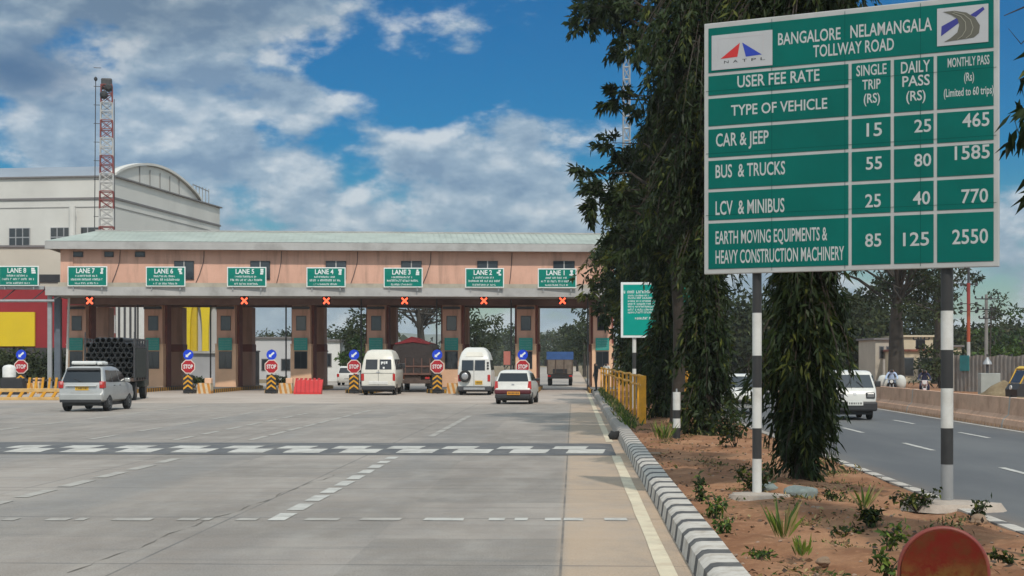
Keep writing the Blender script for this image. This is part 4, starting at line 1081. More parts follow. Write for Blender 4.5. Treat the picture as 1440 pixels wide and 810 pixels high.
for row in range(8):
    n = 8 if row % 2 == 0 else 7
    if row == 7: n = 5
    for k in range(n):
        q = M4 @ Vector((-.55 + random.uniform(-.12, .12), (k - (n - 1) / 2) * pr * 2.02, 1.12 + pr + row * pr * 1.75))
        o = pipe0 if first else pipe0.copy()
        if not first: COL.objects.link(o)
        first = False; o.location = q; o.rotation_euler = (0, 0, a)

# auto rickshaw behind the barrier on the right
def rickshaw():
    p = at(1456, 0, 69); p.z = 0
    t = thing('auto_rickshaw', 'yellow-topped black auto rickshaw cut by the right picture edge', 'auto rickshaw', p, R(186))
    b = MB(); b.prism([(x, -.62, z) for x, z in ((-1.15, .35), (-1.2, 1.0), (.55, .92), (.95, .95), (1.12, .7), (1.1, .38))], (0, 1.24, 0)); b.build('body', M_TRIM, t)
    b = MB(); b.prism([(x, -.64, z) for x, z in ((-1.22, 1.0), (-1.22, 1.55), (-1.0, 1.70), (.45, 1.72), (.62, 1.62), (.55, 1.55), (-.95, 1.58), (-1.08, 1.0))], (0, 1.28, 0)); b.build('canopy', mat('rickshaw_yellow', (.66, .43, .06), .6, .1), t)
    for sg in (-1, 1):
        b = MB(); b.tube([(.95, sg * .55, .95), (.6, sg * .6, 1.62)], .03, 6); b.build('post', mat('rickshaw_yellow_post', (.62, .36, .03), .5, .1), t)
    b = MB(); b.prism([(.62, -.55, 1.52), (.62, .55, 1.52), (.93, .5, 1.0), (.93, -.5, 1.0)], (.015, 0, 0)); b.build('windscreen', M_GLASS, t)
    b = MB(); b.bbox((-.85, -.55, .55), (-.2, .55, .72), .04); b.bbox((-1.0, -.55, .6), (-.85, .55, 1.25), .04); b.build('seat', mat('brown_seat', (.10, .035, .02), .7), t)
    b = MB(); b.lathe([(.10, 0), (.10, .05)], (1.11, 0, .78), (1, 0, 0), 14); b.build('headlight', M_LAMPCLEAR, t)
    for x, y in ((1.05, 0), (-.75, .55), (-.75, -.55)):
        b = MB(); b.lathe([(.1, -.05), (.21, -.05), (.23, 0), (.21, .05), (.1, .05)], (x, y, .23), (0, 1, 0), 16); wh = b.build('wheel', M_RUBBER, t, 50)
        b = MB(); b.lathe([(.03, -.06), (.11, -.055), (.11, .055), (.03, .06)], (x, y, .23), (0, 1, 0), 12); b.build('rim', M_RIM, wh)
rickshaw()
# ------------------------------------------------------------------ people and motorcycles
def skin_person(name, label, joints, edges, radii, pos, rz, top, legs, skin, hair, zwaist, zneck, sleeve=.55, group=None):
    """joints: list of points; one continuous skinned body, materials by height"""
    me = bpy.data.meshes.new(name); me.from_pydata(joints, edges, []); me.update()
    o = bpy.data.objects.new('tmp', me); COL.objects.link(o)
    md = o.modifiers.new('s', 'SKIN'); md.use_smooth_shade = True
    sv = me.skin_vertices[0].data
    for i, r in enumerate(radii): sv[i].radius = (r, r)
    sv[0].use_root = True
    sb = o.modifiers.new('d', 'SUBSURF'); sb.levels = 1; sb.render_levels = 1
    bpy.context.view_layer.update()
    ev = o.evaluated_get(bpy.context.evaluated_depsgraph_get()); m2 = bpy.data.meshes.new_from_object(ev)
    bpy.data.objects.remove(o)
    m2.materials.clear()
    for m in (top, legs, skin, M_BLACK): m2.materials.append(m)
    for p in m2.polygons:
        c = p.center; z = c.z
        p.material_index = 2 if z > zneck else (1 if z < zwaist else 0)
        if z < .10: p.material_index = 3
    b = link(name, m2); b.location = pos; b.rotation_euler = (0, 0, rz)
    tag(b, label, 'person', group)
    hz = max(v.co.z for v in m2.vertices)
    hm = MB(); hx = joints[3]
    prof = [(.02, .0), (.06, -.012), (.09, -.05), (.103, -.10), (.10, -.15)]
    hm.lathe([(r, q) for r, q in prof], (hx[0] - .012, hx[1], hz + .012), (0, 0, 1), 12); hm.build('hair', hair, b, 180)
    return b
def hand(J, E, Rr, wrist, d, side):
    """palm, four fingers and a thumb"""
    d = Vector(d).normalized(); w = Vector(J[wrist]); s = Vector((0, side, 0)) - d * d.dot(Vector((0, side, 0))); s = s.normalized() if s.length > .1 else d.orthogonal()
    J.append(tuple(w + d * .06)); E.append((wrist, len(J) - 1)); Rr.append(.026); palm = len(J) - 1; p = Vector(J[palm])
    for k, ln in enumerate((.058, .068, .064, .048)):
        q = p + s * (.024 - .016 * k) + d * ln * .6; J.append(tuple(q)); Rr.append(.009); E.append((palm, len(J) - 1))
        J.append(tuple(q + d * ln * .4 + d.orthogonal() * .012)); Rr.append(.008); E.append((len(J) - 2, len(J) - 1))
    q = w + d * .03 + s * .045; J.append(tuple(q)); Rr.append(.010); E.append((wrist, len(J) - 1))
def standing(name, label, pos, rz, top, legs, lean=0.0, lift=0.0):
    J = [(0, 0, .95), (0, 0, 1.20), (.01, 0, 1.45), (.03, 0, 1.60)]
    E = [(0, 1), (1, 2), (2, 3)]; Rr = [.15, .14, .075, .092]
    for sg in (-1, 1):
        o = len(J)
        J += [(0, sg * .17, 1.40), (-.02, sg * .23, 1.13), (.07 + lift * .2, sg * .22, .90 + lift * .5)]; Rr += [.058, .045, .034]; E += [(2, o), (o, o + 1), (o + 1, o + 2)]
        hand(J, E, Rr, o + 2, (.15, 0, -1), sg)
        o = len(J)
        J += [(0, sg * .10, .86), (.03 * sg, sg * .11, .48), (-.03 + .03 * sg, sg * .11, .09), (.12 + .03 * sg, sg * .12, .04)]; Rr += [.095, .064, .045, .04]; E += [(0, o), (o, o + 1), (o + 1, o + 2), (o + 2, o + 3)]
    return skin_person(name, label, J, E, Rr, pos, rz, top, legs, M_SKIN, M_HAIR, .93, 1.47)
def riding(name, label, pos, rz, top, legs):
    J = [(-.28, 0, .86), (-.22, 0, 1.12), (-.12, 0, 1.36), (-.08, 0, 1.52)]
    E = [(0, 1), (1, 2), (2, 3)]; Rr = [.15, .145, .075, .095]
    for sg in (-1, 1):
        o = len(J)
        J += [(-.13, sg * .18, 1.31), (.02, sg * .29, 1.10), (.26, sg * .28, 1.03)]; Rr += [.06, .046, .036]; E += [(2, o), (o, o + 1), (o + 1, o + 2)]
        hand(J, E, Rr, o + 2, (1, 0, -.2), sg)
        o = len(J)
        J += [(-.24, sg * .12, .80), (.14, sg * .19, .72), (.02, sg * .18, .36), (.14, sg * .19, .30)]; Rr += [.09, .07, .048, .04]; E += [(0, o), (o, o + 1), (o + 1, o + 2), (o + 2, o + 3)]
    return skin_person(name, label, J, E, Rr, pos, rz, top, legs, M_SKIN, M_HAIR, .84, 1.39)
M_SKIN = mat('skin', (.24, .115, .07), .6, .05); M_HAIR = mat('black_hair', (.015, .013, .012), .6, .1)
M_NAVY = mat('navy_cloth', (.02, .022, .055), .85, .15); M_GREYC = mat('dark_cloth', (.03, .03, .035), .85, .15); M_PALE = mat('pale_shirt', (.50, .50, .47), .85, .1); M_BLUESH = mat('pale_blue_shirt', (.36, .44, .60), .85, .1)
def motorcycle(label, pos, rz, body_m):
    t = thing('motorcycle', label, 'motorcycle', pos, rz)
    for x in (-.62, .66):
        b = MB(); b.lathe([(.22, -.05), (.28, -.055), (.305, 0), (.28, .055), (.22, .05)], (x, 0, .305), (0, 1, 0), 20); wh = b.build('wheel', M_RUBBER, t, 50)
        b = MB(); b.lathe([(.03, -.06), (.05, -.05), (.05, .05), (.03, .06)], (x, 0, .305), (0, 1, 0), 10)
        for k in range(6): d = Vector((math.cos(k * 1.047), 0, math.sin(k * 1.047))); b.cyl(Vector((x, 0, .305)) + d * .04, Vector((x, 0, .305)) + d * .23, .014, n=5)
        b.build('rim', M_RIM, wh)
    b = MB(); b.bbox((-.1, -.14, .70), (.34, .14, .92), .06); b.build('fuel_tank', body_m, t)
    b = MB(); b.bbox((-.72, -.13, .72), (-.1, .13, .82), .04); b.build('seat', M_BLACK, t)
    b = MB(); b.bbox((-.2, -.15, .30), (.25, .15, .66), .05); b.tube([(-.62, .09, .305), (-.1, .1, .5), (.4, .05, .85)], .03, 6); b.tube([(-.62, -.09, .305), (-.1, -.1, .5), (.4, -.05, .85)], .03, 6); b.build('engine', M_DARK, t)
    b = MB()
    for s in (-1, 1): b.cyl((.66, s * .08, .305), (.40, s * .08, .95), .024)
    b.tube([(.30, -.33, 1.03), (.40, -.1, 1.0), (.40, .1, 1.0), (.30, .33, 1.03)], .016, 6); b.build('fork', M_STEEL, t)
    b = MB(); b.bbox((.40, -.13, .78), (.56, .13, 1.0), .05); b.build('front_cowl', body_m, t)
    b = MB(); b.lathe([(.085, 0), (.085, .04)], (.56, 0, .90), (1, 0, 0), 14); b.build('headlight', M_LAMPCLEAR, t)
    b = MB(); b.prism([(.40, -.06, .57), (.66, -.06, .64), (.92, -.06, .53), (.90, -.06, .50), (.66, -.06, .60), (.42, -.06, .54)], (0, .12, 0)); b.build('mudguard', body_m, t)
    return t
mp1 = at(1300, 0, 76); mp1.z = 0; a1 = HEAD + R(180 - 12)
motorcycle('motorcycle with a pale front, ridden behind the barrier by someone in navy', mp1, a1, mat('pale_pink_cowl', (.55, .42, .42), .4))
riding('person', 'person in navy clothes riding a motorcycle behind the barrier', mp1, a1, M_NAVY, M_NAVY)
mp2 = at(1254, 0, 80); mp2.z = 0
motorcycle('motorcycle hung with white sacks, seen just right of the white van', mp2, a1, M_GREYC)
riding('person', 'person in a pale blue shirt riding between white sacks', mp2, a1, M_BLUESH, M_GREYC)
for sg, lb in ((-1, 'bulging white sack on the motorcycle, on the side towards the van'), (1, 'bulging white sack on the motorcycle, on the side away from the van')):
    b = MB(); b.lathe([(.10, -.36), (.24, -.33), (.30, -.1), (.29, .12), (.20, .30), (.06, .36)], (0, 0, .36), (0, 0, 1), 14)
    o = tag(b.build('sack', M_PALE, None, 180), lb, 'sack'); o.location = mp2 + Matrix.Rotation(a1, 3, 'Z') @ Vector((-.42, -sg * .42, .50))
pp = at(839, 0, 90.5); pp.z = .2
standing('person', 'person in dark clothes standing at the far end of the yellow railing', Vector((at(838, 0, 89).x, 89, .2)), R(200), M_GREYC, M_GREYC)
standing('person', 'person in a pale shirt standing behind the far end of the yellow railing', Vector((at(853, 0, 92).x, 92, .2)), R(240), M_PALE, M_GREYC, lift=.3)

# ------------------------------------------------------------------ the big rate board
A = Vector((270 / F_PX * 21.1, 21.1, 0)); B = Vector((685 / F_PX * 19.3, 19.3, 0))
bd = (B - A); BW = bd.length; BA = math.atan2(bd.y, bd.x); ZB, BH = 3.15, 3.38
# zoomed-view coordinates of the photograph's lettering, rectified onto the board (scale 2.026)
def bu(zx):
    r = (980 + zx / 2.026 - CX) / F_PX
    return (r * 21.1 - A.x) / ((B.x - A.x) + (21.1 - 19.3) * r) * BW
def bz(zx, zy):
    px, py = 980 + zx / 2.026, zy / 2.026; top = 28.6 - .0935 * (px - 990); bot = 384 - .0169 * (px - 990)
    return BH * (1 - (py - top) / (bot - top))
board = thing('toll_rate_board', 'large green toll rate board with white lettering on two striped posts', 'sign board', Vector((A.x, A.y, ZB)), BA)
b = MB(); b.bbox((0, 0, 0), (BW, .05, BH), .012)
b.build('frame', mat('board_border_white', (.37, .37, .36), .55, .1, 1.5, dirt=((.30, .28, .25), .5, 2)), board)
colx = [0.045, .5177 * BW, .6588 * BW, .799 * BW, BW - .045]; rowv = [.015, .205, .295, .417, .542, .667, .7915, .985]
cells = [(0, 4, 0, 1), (0, 1, 1, 2), (0, 1, 2, 3), (1, 2, 1, 3), (2, 3, 1, 3), (3, 4, 1, 3)] + [(c_, c_ + 1, r_, r_ + 1) for r_ in (3, 4, 5, 6) for c_ in range(4)]
b = MB(); g_ = .022
for c0, c1, r0, r1 in cells:
    x0 = colx[c0] + (g_ if c0 else .02); x1 = colx[c1] - (g_ if c1 < 4 else .02); z1 = BH * (1 - rowv[r0]) - (g_ if r0 else .02); z0 = BH * (1 - rowv[r1]) + (g_ if r1 < 7 else .02)
    b.bbox((x0, -.008, z0), (x1, -.001, z1), .003)
b.build('green_cell', mat('board_green', (.0, .105, .086), .6, .12, .9, spec=.12, dirt=((.001, .075, .062), .4, 1.3)), board)
T_ = [('BANGALORE', 232, 410, 88, 122), ('NELAMANGALA', 438, 670, 68, 104), ('TOLLWAY ROAD', 332, 562, 124, 158), ('USER FEE RATE', 116, 350, 209, 242), ('TYPE OF VEHICLE', 98, 372, 293, 323),
      ('CAR & JEEP', 55, 205, 374, 411), ('BUS  & TRUCKS', 54, 252, 464, 501), ('LCV  & MINIBUS', 54, 250, 568, 607), ('EARTH MOVING EQUIPMENTS &', 54, 372, 654, 691), ('HEAVY CONSTRUCTION MACHINERY', 54, 420, 709, 747),
      ('SINGLE', 455, 541, 184, 214), ('TRIP', 472, 524, 225, 253), ('(RS)', 476, 522, 265, 292), ('DAILY', 582, 665, 175, 208), ('PASS', 586, 664, 216, 246), ('(RS)', 597, 652, 259, 287),
      ('MONTHLY PASS', 715, 834, 166, 192), ('(Rs)', 762, 790, 208, 232), ('(Limited to 60 trips)', 704, 846, 254, 277),
      ('15', 484, 528, 349, 387), ('55', 482, 528, 446, 482), ('25', 480, 525, 553, 590), ('85', 480, 526, 666, 703), ('25', 620, 668, 341, 377), ('80', 620, 668, 439, 475), ('40', 616, 665, 547, 584), ('125', 588, 662, 664, 702),
      ('465', 757, 834, 325, 364), ('1585', 735, 835, 418, 457), ('770', 754, 830, 542, 581), ('2550', 728, 830, 657, 698)]
b = MB()
for s, x0, x1, yt, yb in T_: text_mb(b, s, bu(x0), bu(x1), bz(x0, yb), bz(x0, yt), -.0105, bold=.012)
b.build('lettering', mat('board_lettering', (.40, .41, .40), .55, .06), board)
# sheet seams and bolts of the board
b = MB()
for z in (.79, 1.62, 2.46): b.box((.03, -.0088, z), (BW - .03, -.0081, z + .006))
for x in (.95, 1.93, 2.9): b.box((x, -.0088, .03), (x + .006, -.0081, BH - .03))
b.build('sheet_seam', mat('board_seam', (.0, .055, .045), .6, .1, spec=.1), board)
# emblem plaques
M_PLAQ = mat('plaque_white', (.38, .38, .39), .5, .05)
def plaque(x0, x1, yt, yb):
    b = MB(); b.bbox((bu(x0), -.016, bz(x0, yb)), (bu(x1), -.009, bz(x0, yt)), .002); return b.build('emblem_plaque', M_PLAQ, board), bu(x0), bu(x1), bz(x0, yb), bz(x0, yt)
pq, x0, x1, z0, z1 = plaque(43, 216, 93, 193)
W_, H_ = x1 - x0, z1 - z0
def poly(pts, m, name, y=-.0185, par=None):
    b = MB(); b.prism([(x0 + W_ * u, y, z0 + H_ * v) for u, v in pts], (0, .002, 0)); b.build(name, m, par)
poly([(.15, .31), (.47, .72), (.43, .33)], mat('emblem_red', (.46, .02, .02), .5, .05), 'red_triangle', par=pq)
poly([(.51, .72), (.83, .33), (.57, .31)], mat('emblem_blue', (.015, .04, .33), .5, .05), 'blue_triangle', par=pq)
b = MB(); M_EGREY = mat('emblem_grey_line', (.40, .38, .39), .5, .05)
for u0, v0, u1, v1 in ((.1, .88, .86, .90), (.1, .30, .115, .88), (.845, .34, .86, .88)): b.box((x0 + W_ * u0, -.0178, z0 + H_ * v0), (x0 + W_ * u1, -.0165, z0 + H_ * v1))
b.build('emblem_outline', M_EGREY, pq)
b = MB()
for k, ch in enumerate('NATPL'): text_mb(b, ch, x0 + W_ * (.21 + .15 * k), x0 + W_ * (.285 + .15 * k), z0 + H_ * .17, z0 + H_ * .25, -.018)
b.build('lettering', M_BLACK, pq)
pq, x0, x1, z0, z1 = plaque(685, 831, 24, 132)
W_, H_ = x1 - x0, z1 - z0
M_EB = mat('emblem_navy', (.03, .03, .20), .5, .05); M_ER = mat('emblem_road_grey', (.10, .095, .075), .6, .1)
poly([(.08, .26), (.09, .52), (.45, .74), (.42, .56)], M_EB, 'blue_band', par=pq)
poly([(.64, .74), (.90, .93), (.93, .86), (.76, .68)], M_EB, 'blue_band', par=pq)
outer = [(.12, .90), (.35, .90), (.58, .82), (.75, .66), (.84, .45), (.82, .25), (.72, .15)]; inner = [(.14, .10), (.26, .18), (.40, .32), (.44, .52), (.40, .68), (.28, .80)]
poly(outer + inner, M_ER, 'road_curve', -.0205, pq)
b = MB()
for s_ in (.30, .62):
    pts = [(x0 + W_ * (o_[0] * (1 - s_) + i_[0] * s_), -.021, z0 + H_ * (o_[1] * (1 - s_) + i_[1] * s_)) for o_, i_ in zip(outer[1:], [(.28, .80), (.40, .68), (.44, .52), (.40, .32), (.30, .2), (.2, .12)])]
    b.tube(pts, .006, 4)
b.build('road_line', mat('emblem_line', (.26, .25, .2), .6, .05), pq)
# posts of the board, painted in black and white bands
def banded_post(name_root, u, rad, bands, bottom):
    """bands: list of (z_top, z_bottom, colour)"""
    for zt_, zb_, m in bands:
        b = MB(); b.lathe([(rad, 0), (rad, zt_ - zb_ - .001)], (u, .05 + rad + .004, zb_ - ZB), (0, 0, 1), 16); b.build(name_root, m, board, 40)
M_PW = mat('post_white', (.56, .55, .52), .55, .08, 2.5, dirt=((.30, .27, .23), .6, 2.5)); M_PB = mat('post_black', (.028, .027, .027), .5, .2, 3)
M_PG = mat('post_grey', (.24, .24, .24), .55, .12, 3)
def post_u(px):
    r = (px - CX) / F_PX; return (r * 21.1 - A.x) / ((B.x - A.x) + 1.8 * r) * BW
for px, rad, ys in ((1060.5, .062, [(30, 440, 0), (440, 500, 1), (500, 545, 0), (545, 602, 1), (602, 645, 0), (645, 701, 1), (701, 722, 0)]), (1328.5, .078, [(10, 437, 0), (437, 492, 1), (492, 546, 0), (546, 602, 1), (602, 653, 0), (653, 733, 2)])):
    u = post_u(px); Yp = A.y + bd.y * u / BW + .1
    bands = [(zt(a_, Yp), max(.05, zt(b_, Yp)), (M_PB, M_PW, M_PG)[c_]) for a_, b_, c_ in ys]
    banded_post('post', u, rad, bands, 0)
    pw = board.matrix_basis @ Vector((u, .12, 0)); 
    ft = MB(); ring = []
    for k in range(20):
        a_ = k / 20 * 2 * math.pi; r_ = (.62 if px > 1200 else .42) * (1 + .14 * math.sin(3 * a_ + 1) + .08 * math.sin(7 * a_))
        ring.append((r_ * math.cos(a_), r_ * math.sin(a_) * .8))
    ft.v = [(x, y, 0) for x, y in ring] + [(x * .9, y * .9, .10) for x, y in ring] + [(0, 0, .13)]
    ft.f = [[k, (k + 1) % 20, 20 + (k + 1) % 20, 20 + k] for k in range(20)] + [[20 + k, 20 + (k + 1) % 20, 40] for k in range(20)]; ft.mi = [0] * 40
    fo = ft.build('footing', mat('footing_concrete', (.36, .30, .25), .9, .15, 3, .5, 12), board, 50)
    fo.location = (u, .12, .11 - ZB)
b = MB()
for z in (.25, 1.7, 3.1): b.box((.1, .052, z), (BW - .1, .10, z + .07))
b.build('rear_batten', M_STEEL, board)

# second green board behind the trees, on a banded post
p = at(892, 0, 58); sb = thing('notice_board', 'tall teal notice board half hidden behind the drooping trees', 'sign board', Vector((p.x, 58, 0)), R(-3))
xl, xr = at(873, 0, 58).x - p.x, at(973, 0, 58).x - p.x; zb_, zt_ = zt(475, 58), zt(397, 58)
b = MB(); b.bbox((xl, -.04, zb_), (xr, .02, zt_), .015); fr = b.build('board', M_SIGNW, sb)
b = MB(); b.box((xl + .09, -.047, zb_ + .09), (xr - .09, -.041, zt_ - .09)); b.build('panel', mat('teal_board', (.0, .26, .21), .6, .08, 1, spec=.15), sb)
b = MB()
for i, (v, h_, e_, ind) in enumerate(((.80, .055, .93, .04), (.745, .03, .4, .10), (.70, .035, .93, .10), (.645, .033, .7, .10), (.595, .033, .9, .10), (.545, .033, .93, .10), (.49, .036, .93, .10), (.44, .036, .62, .10), (.33, .045, .7, .2), (.26, .035, .6, .5))):
    hh = (zt_ - zb_); fake_line(b, xl + (xr - xl) * ind, xl + (xr - xl) * e_, zb_ + hh * v, zb_ + hh * (v + h_), -.05, 70 + i)
b.build('lettering', M_SIGNW, sb)
for zt2, zb2, m in ((zt_, zb_ - .55, M_PW), (zb_ - .55, zb_ - 1.15, M_PB), (zb_ - 1.15, .1, M_PW)):
    b = MB(); b.lathe([(.075, 0), (.075, zt2 - zb2)], (0, .10, zb2), (0, 0, 1), 12); b.build('post', m, sb, 40)
b = MB(); b.lathe([(.07, 0), (.07, zt_ - .1)], ((xr * .8), .10, .1), (0, 0, 1), 12); b.build('post', M_PB, sb, 40)

# yellow railing along the median
def railing(P, h, n, label):
    d = P[1] - P[0]; L_ = d.length; a = math.atan2(d.y, d.x)
    t = thing('railing', label, 'railing', P[0], a)
    b = MB()
    for z in (h, h - .26): b.tube([(L_ * k / 30, .03 * math.sin(k * 1.9), z + .022 * math.sin(k * 1.3)) for k in range(31)], .036, 6)
    b.build('rail', M_YELLOW, t)
    for k in range(n + 1):
        x = L_ * (k / n) ** 1.5; w_ = .04 if k > 1 else .075
        b = MB(); b.bbox((x - .04, -w_, -.1), (x + .04, w_, h + .03), .012); b.build('post', M_YELLOW, t)
    return t
railing((Vector((3.73, 44.4, .10)), Vector((5.30, 93, .10))), 1.42, 13, 'yellow railing along the kerb on the left of the tree row')
railing((Vector((rd(4.3, 58).x, 58, .1)), Vector((rd(4.35, 80).x, 80, .1))), 1.42, 10, 'yellow railing glimpsed between the tree trunks, beside the white car')
# short banded bollard
bo = thing('bollard', 'short black and white banded bollard in front of the trees', 'bollard', Vector((at(951.5, 0, 36.8).x, 36.8, .1)))
for z0_, z1_, m in ((1.18, 1.14, M_STEEL), (.72, 1.14, M_PW), (.52, .72, M_PB), (.30, .52, M_PW), (-.05, .30, M_PB)):
    if z0_ > z1_: z0_, z1_ = 1.14, 1.22
    b = MB(); b.lathe([(.09 if m is not M_STEEL else .02, 0), (.09 if m is not M_STEEL else .02, z1_ - z0_)], (0, 0, z0_), (0, 0, 1), 16); b.build('band', m, bo, 40)
# red round-topped marker plate close to the camera
k = node_mat('marker_red'); X, Y, Z = k.xyz()
c_ = k.mix(k.ramp(k.noise(7, 8, .72), .42, .66), (.115, .012, .007), (.085, .028, .010))
c_ = k.mix(k.mth('MULTIPLY', k.ramp(Z, -.05, .13, 1, 0), k.ramp(k.noise(11, 8, .75), .38, .62)), c_, (.13, .062, .018))
k.L.new(c_, k.p.inputs['Base Color']); k.p.inputs['Roughness'].default_value = .8; k.p.inputs['Specular IOR Level'].default_value = .1; k.bump(k.noise(25, 6), .3, .01)
mkp = thing('hazard_marker', 'rusty red round-topped marker at the bottom right of the verge', 'hazard marker', Vector((at(1327, 0, 9.6).x, 9.6, .12)), R(-10))
rad = .255; zc = zt(745, 9.6) - .12 - rad
b = MB(); pr_ = [(rad * math.cos(R(a_)), rad * math.sin(R(a_))) for a_ in range(0, 181, 8)]
pts = [(x, -.03, z) for x, z in pr_] + [(-rad, -.03, -.34), (rad, -.03, -.34)]
b.prism(pts, (0, .075, 0)); o = b.build('plate', k.m, mkp, 30); o.location = (0, 0, zc)
b = MB(); pt2 = [(x * 1.03, 0, z * 1.03) for x, z in pr_]; b.tube([(rad * 1.0, .008, -.34)] + [(x, .008, z) for x, _, z in pt2] + [(-rad * 1.0, .008, -.34)], .016, 8); o = b.build('rim', mat('marker_rim_red', (.17, .03, .022), .5, .15, 6, dirt=((.22, .10, .05), .5, 9)), mkp, 60); o.location = (0, 0, zc)
b = MB(); b.bbox((-.07, .05, -.15), (.07, .12, zc + .1), .01); b.build('post', M_RUST, mkp)
# lump of dark rubber at the end of the hump
b = MB(); b.lathe([(.03, -.12), (.10, -.10), (.13, 0), (.07, .10), (.02, .16)], (0, 0, .09), (.8, .2, .45), 12)
for i, v in enumerate(b.v): b.v[i] = tuple(Vector(v) * (1 + .18 * math.sin(i * 2.3)))
o = tag(b.build('rubber_chunk', M_RUBBER, None, 60), 'black rubber chunk lying against the kerb at the end of the speed hump', 'debris'); o.location = rd(1.02, 39.3)

# ------------------------------------------------------------------ buildings behind
M_HANG = mat('hangar_plaster', (.54, .525, .49), .85, .06, .12, dirt=((.36, .35, .325), .55, .10)); M_HROOF = mat('hangar_roof_tin', (.22, .25, .29), .5, .1, .3)
M_HTRIM = mat('hangar_trim', (.16, .15, .15), .8, .1)
HP = Vector(((160 - CX) / F_PX * 150, 150, 0)); gb = Vector(((309 - CX) / F_PX * 181, 181, 0))
HA = math.atan2((gb - HP).y, (gb - HP).x) - R(90)
hg = thing('factory_hall', 'large pale factory hall with a barrel-vaulted roof behind the plaza', 'factory', HP, HA)
GL = (gb - HP).length; HZ = zt(247, 150); LW = 62
def hp(fill, name, m, par=None, smooth=None):
    b = MB(); fill(b); return b.build(name, m, par or hg, smooth)
# local: x<0 along the front face, y along the gable
arc = [(GL * .50 + GL * .50 * .98 * math.cos(R(180 - 180 * k / 24)), HZ + 4.1 * math.sin(R(180 * k / 24)) ** .85) for k in range(25)]
hp(lambda b: b.box((-LW, 0, 0), (0, GL, HZ)), 'wall', M_HANG)
vault = [(.02, HZ), ] + [(GL * .78 * (k / 24), HZ + 2.15 * math.sin(R(180 * k / 24)) ** .8) for k in range(1, 24)] + [(GL * .78, HZ)]
hp(lambda b: b.prism([(-LW, y, z) for y, z in vault], (LW - .05, 0, 0)), 'gable_vault', M_HANG)
def vr(b):
    n = len(vault); b.v = [(-LW, y, z + .05) for y, z in vault] + [(-.6, y, z + .05) for y, z in vault]
    b.f = [[i, i + 1, n + i + 1, n + i] for i in range(n - 1)]; b.mi = [0] * (n - 1)
hp(vr, 'roof', M_HROOF, None, 60)
def vrim(b):
    n = len(vault)
    for i in range(n - 1):
        (y0, z0), (y1, z1) = vault[i], vault[i + 1]
        b.prism([(-.5, y0, z0 + .06), (-.5, y1, z1 + .06), (-.5, y1, z1 + .30), (-.5, y0, z0 + .30)], (.75, 0, 0))
hp(vrim, 'vault_rim', M_HANG)
hp(lambda b: [b.box((-LW, -.25, HZ - .12), (.25, GL + .25, HZ + .02)), b.box((-LW, -.12, HZ - 2.25), (.12, GL + .12, HZ - 2.05))], 'string_course', M_HTRIM)
hp(lambda b: [b.box((-LW, -.06, HZ - 3.0), (.06, GL + .06, HZ - 2.93))] + [b.box((.0, GL * .12 + k * GL * .09, HZ), (.03, GL * .125 + k * GL * .09, HZ + 1.7)) for k in range(1, 6)], 'panel_joint', mat('panel_joint_grey', (.28, .27, .26), .85, .1))
for a_, b_ in ((5, 36), (67, 97), (112, 143)):
    x0_, x1_ = ((a_ - 160) / F_PX * 150), ((b_ - 160) / F_PX * 150); z1_ = zt(319, 150); z0_ = zt(346, 150)
    f = hp(lambda b: b.box((x0_, -.14, z0_), (x1_, -.02, z1_)), 'window', mat('window_frame_pale', (.30, .30, .31), .6, .1))
    def pn(b):
        for i in range(3):
            for j in range(2): w3 = (x1_ - x0_) / 3; h2 = (z1_ - z0_) / 2; b.box((x0_ + w3 * i + .06, -.17, z0_ + h2 * j + .06), (x0_ + w3 * (i + 1) - .06, -.141, z0_ + h2 * (j + 1) - .06))
    hp(pn, 'pane', M_GLASS, f)
for y_ in (4.5, 8.5):
    f = hp(lambda b: b.box((.02, y_, zt(325, 152) - 1.2), (.14, y_ + 2.2, zt(322, 152))), 'window', M_GLASS)
hp(lambda b: [b.cyl((-55 / F_PX * 150, -1.0, zt(345, 150)), (-55 / F_PX * 150, -1.0, zt(291, 150)), .33, n=12), b.cyl((-51 / F_PX * 150, -1.0, zt(291, 150)), (-51 / F_PX * 150, -1.0, zt(287, 150)), .12)], 'vent_pipe', M_HANG)
hp(lambda b: [b.box((-3.2, GL * .80, HZ), (-.8, GL * .97, HZ + .2))] + [b.cyl((-1, GL * (.80 + .034 * k), HZ + .1), (-1, GL * (.80 + .034 * k), HZ + 2.0), .07, n=6) for k in range(6)] + [b.cyl((-1, GL * .80, HZ + 1.95), (-1, GL * .97, HZ + 1.75), .07, n=6)], 'roof_cage', M_STEEL)
# lower cream wing in front of the hall
cw = thing('office_block', 'low cream annexe at the foot of the factory hall behind the LANE 8 board', 'building', Vector((-60, 138, 0)), 0)
xr_ = at(86, 0, 138).x + 60
b = MB(); b.box((0, 0, 0), (xr_, 10, zt(348, 138))); b.build('wall', mat('cream_plaster', (.47, .43, .36), .85, .08, .3), cw)
b = MB(); b.box((-.1, -.15, zt(348, 138)), (xr_ + .1, 10.1, zt(345, 138))); b.build('coping', M_HTRIM, cw)
b = MB(); b.box((xr_ - 1.9, -.12, zt(397, 138)), (xr_ - .1, -.02, zt(386, 138))); b.build('vent_louvre', M_BLACK, cw)
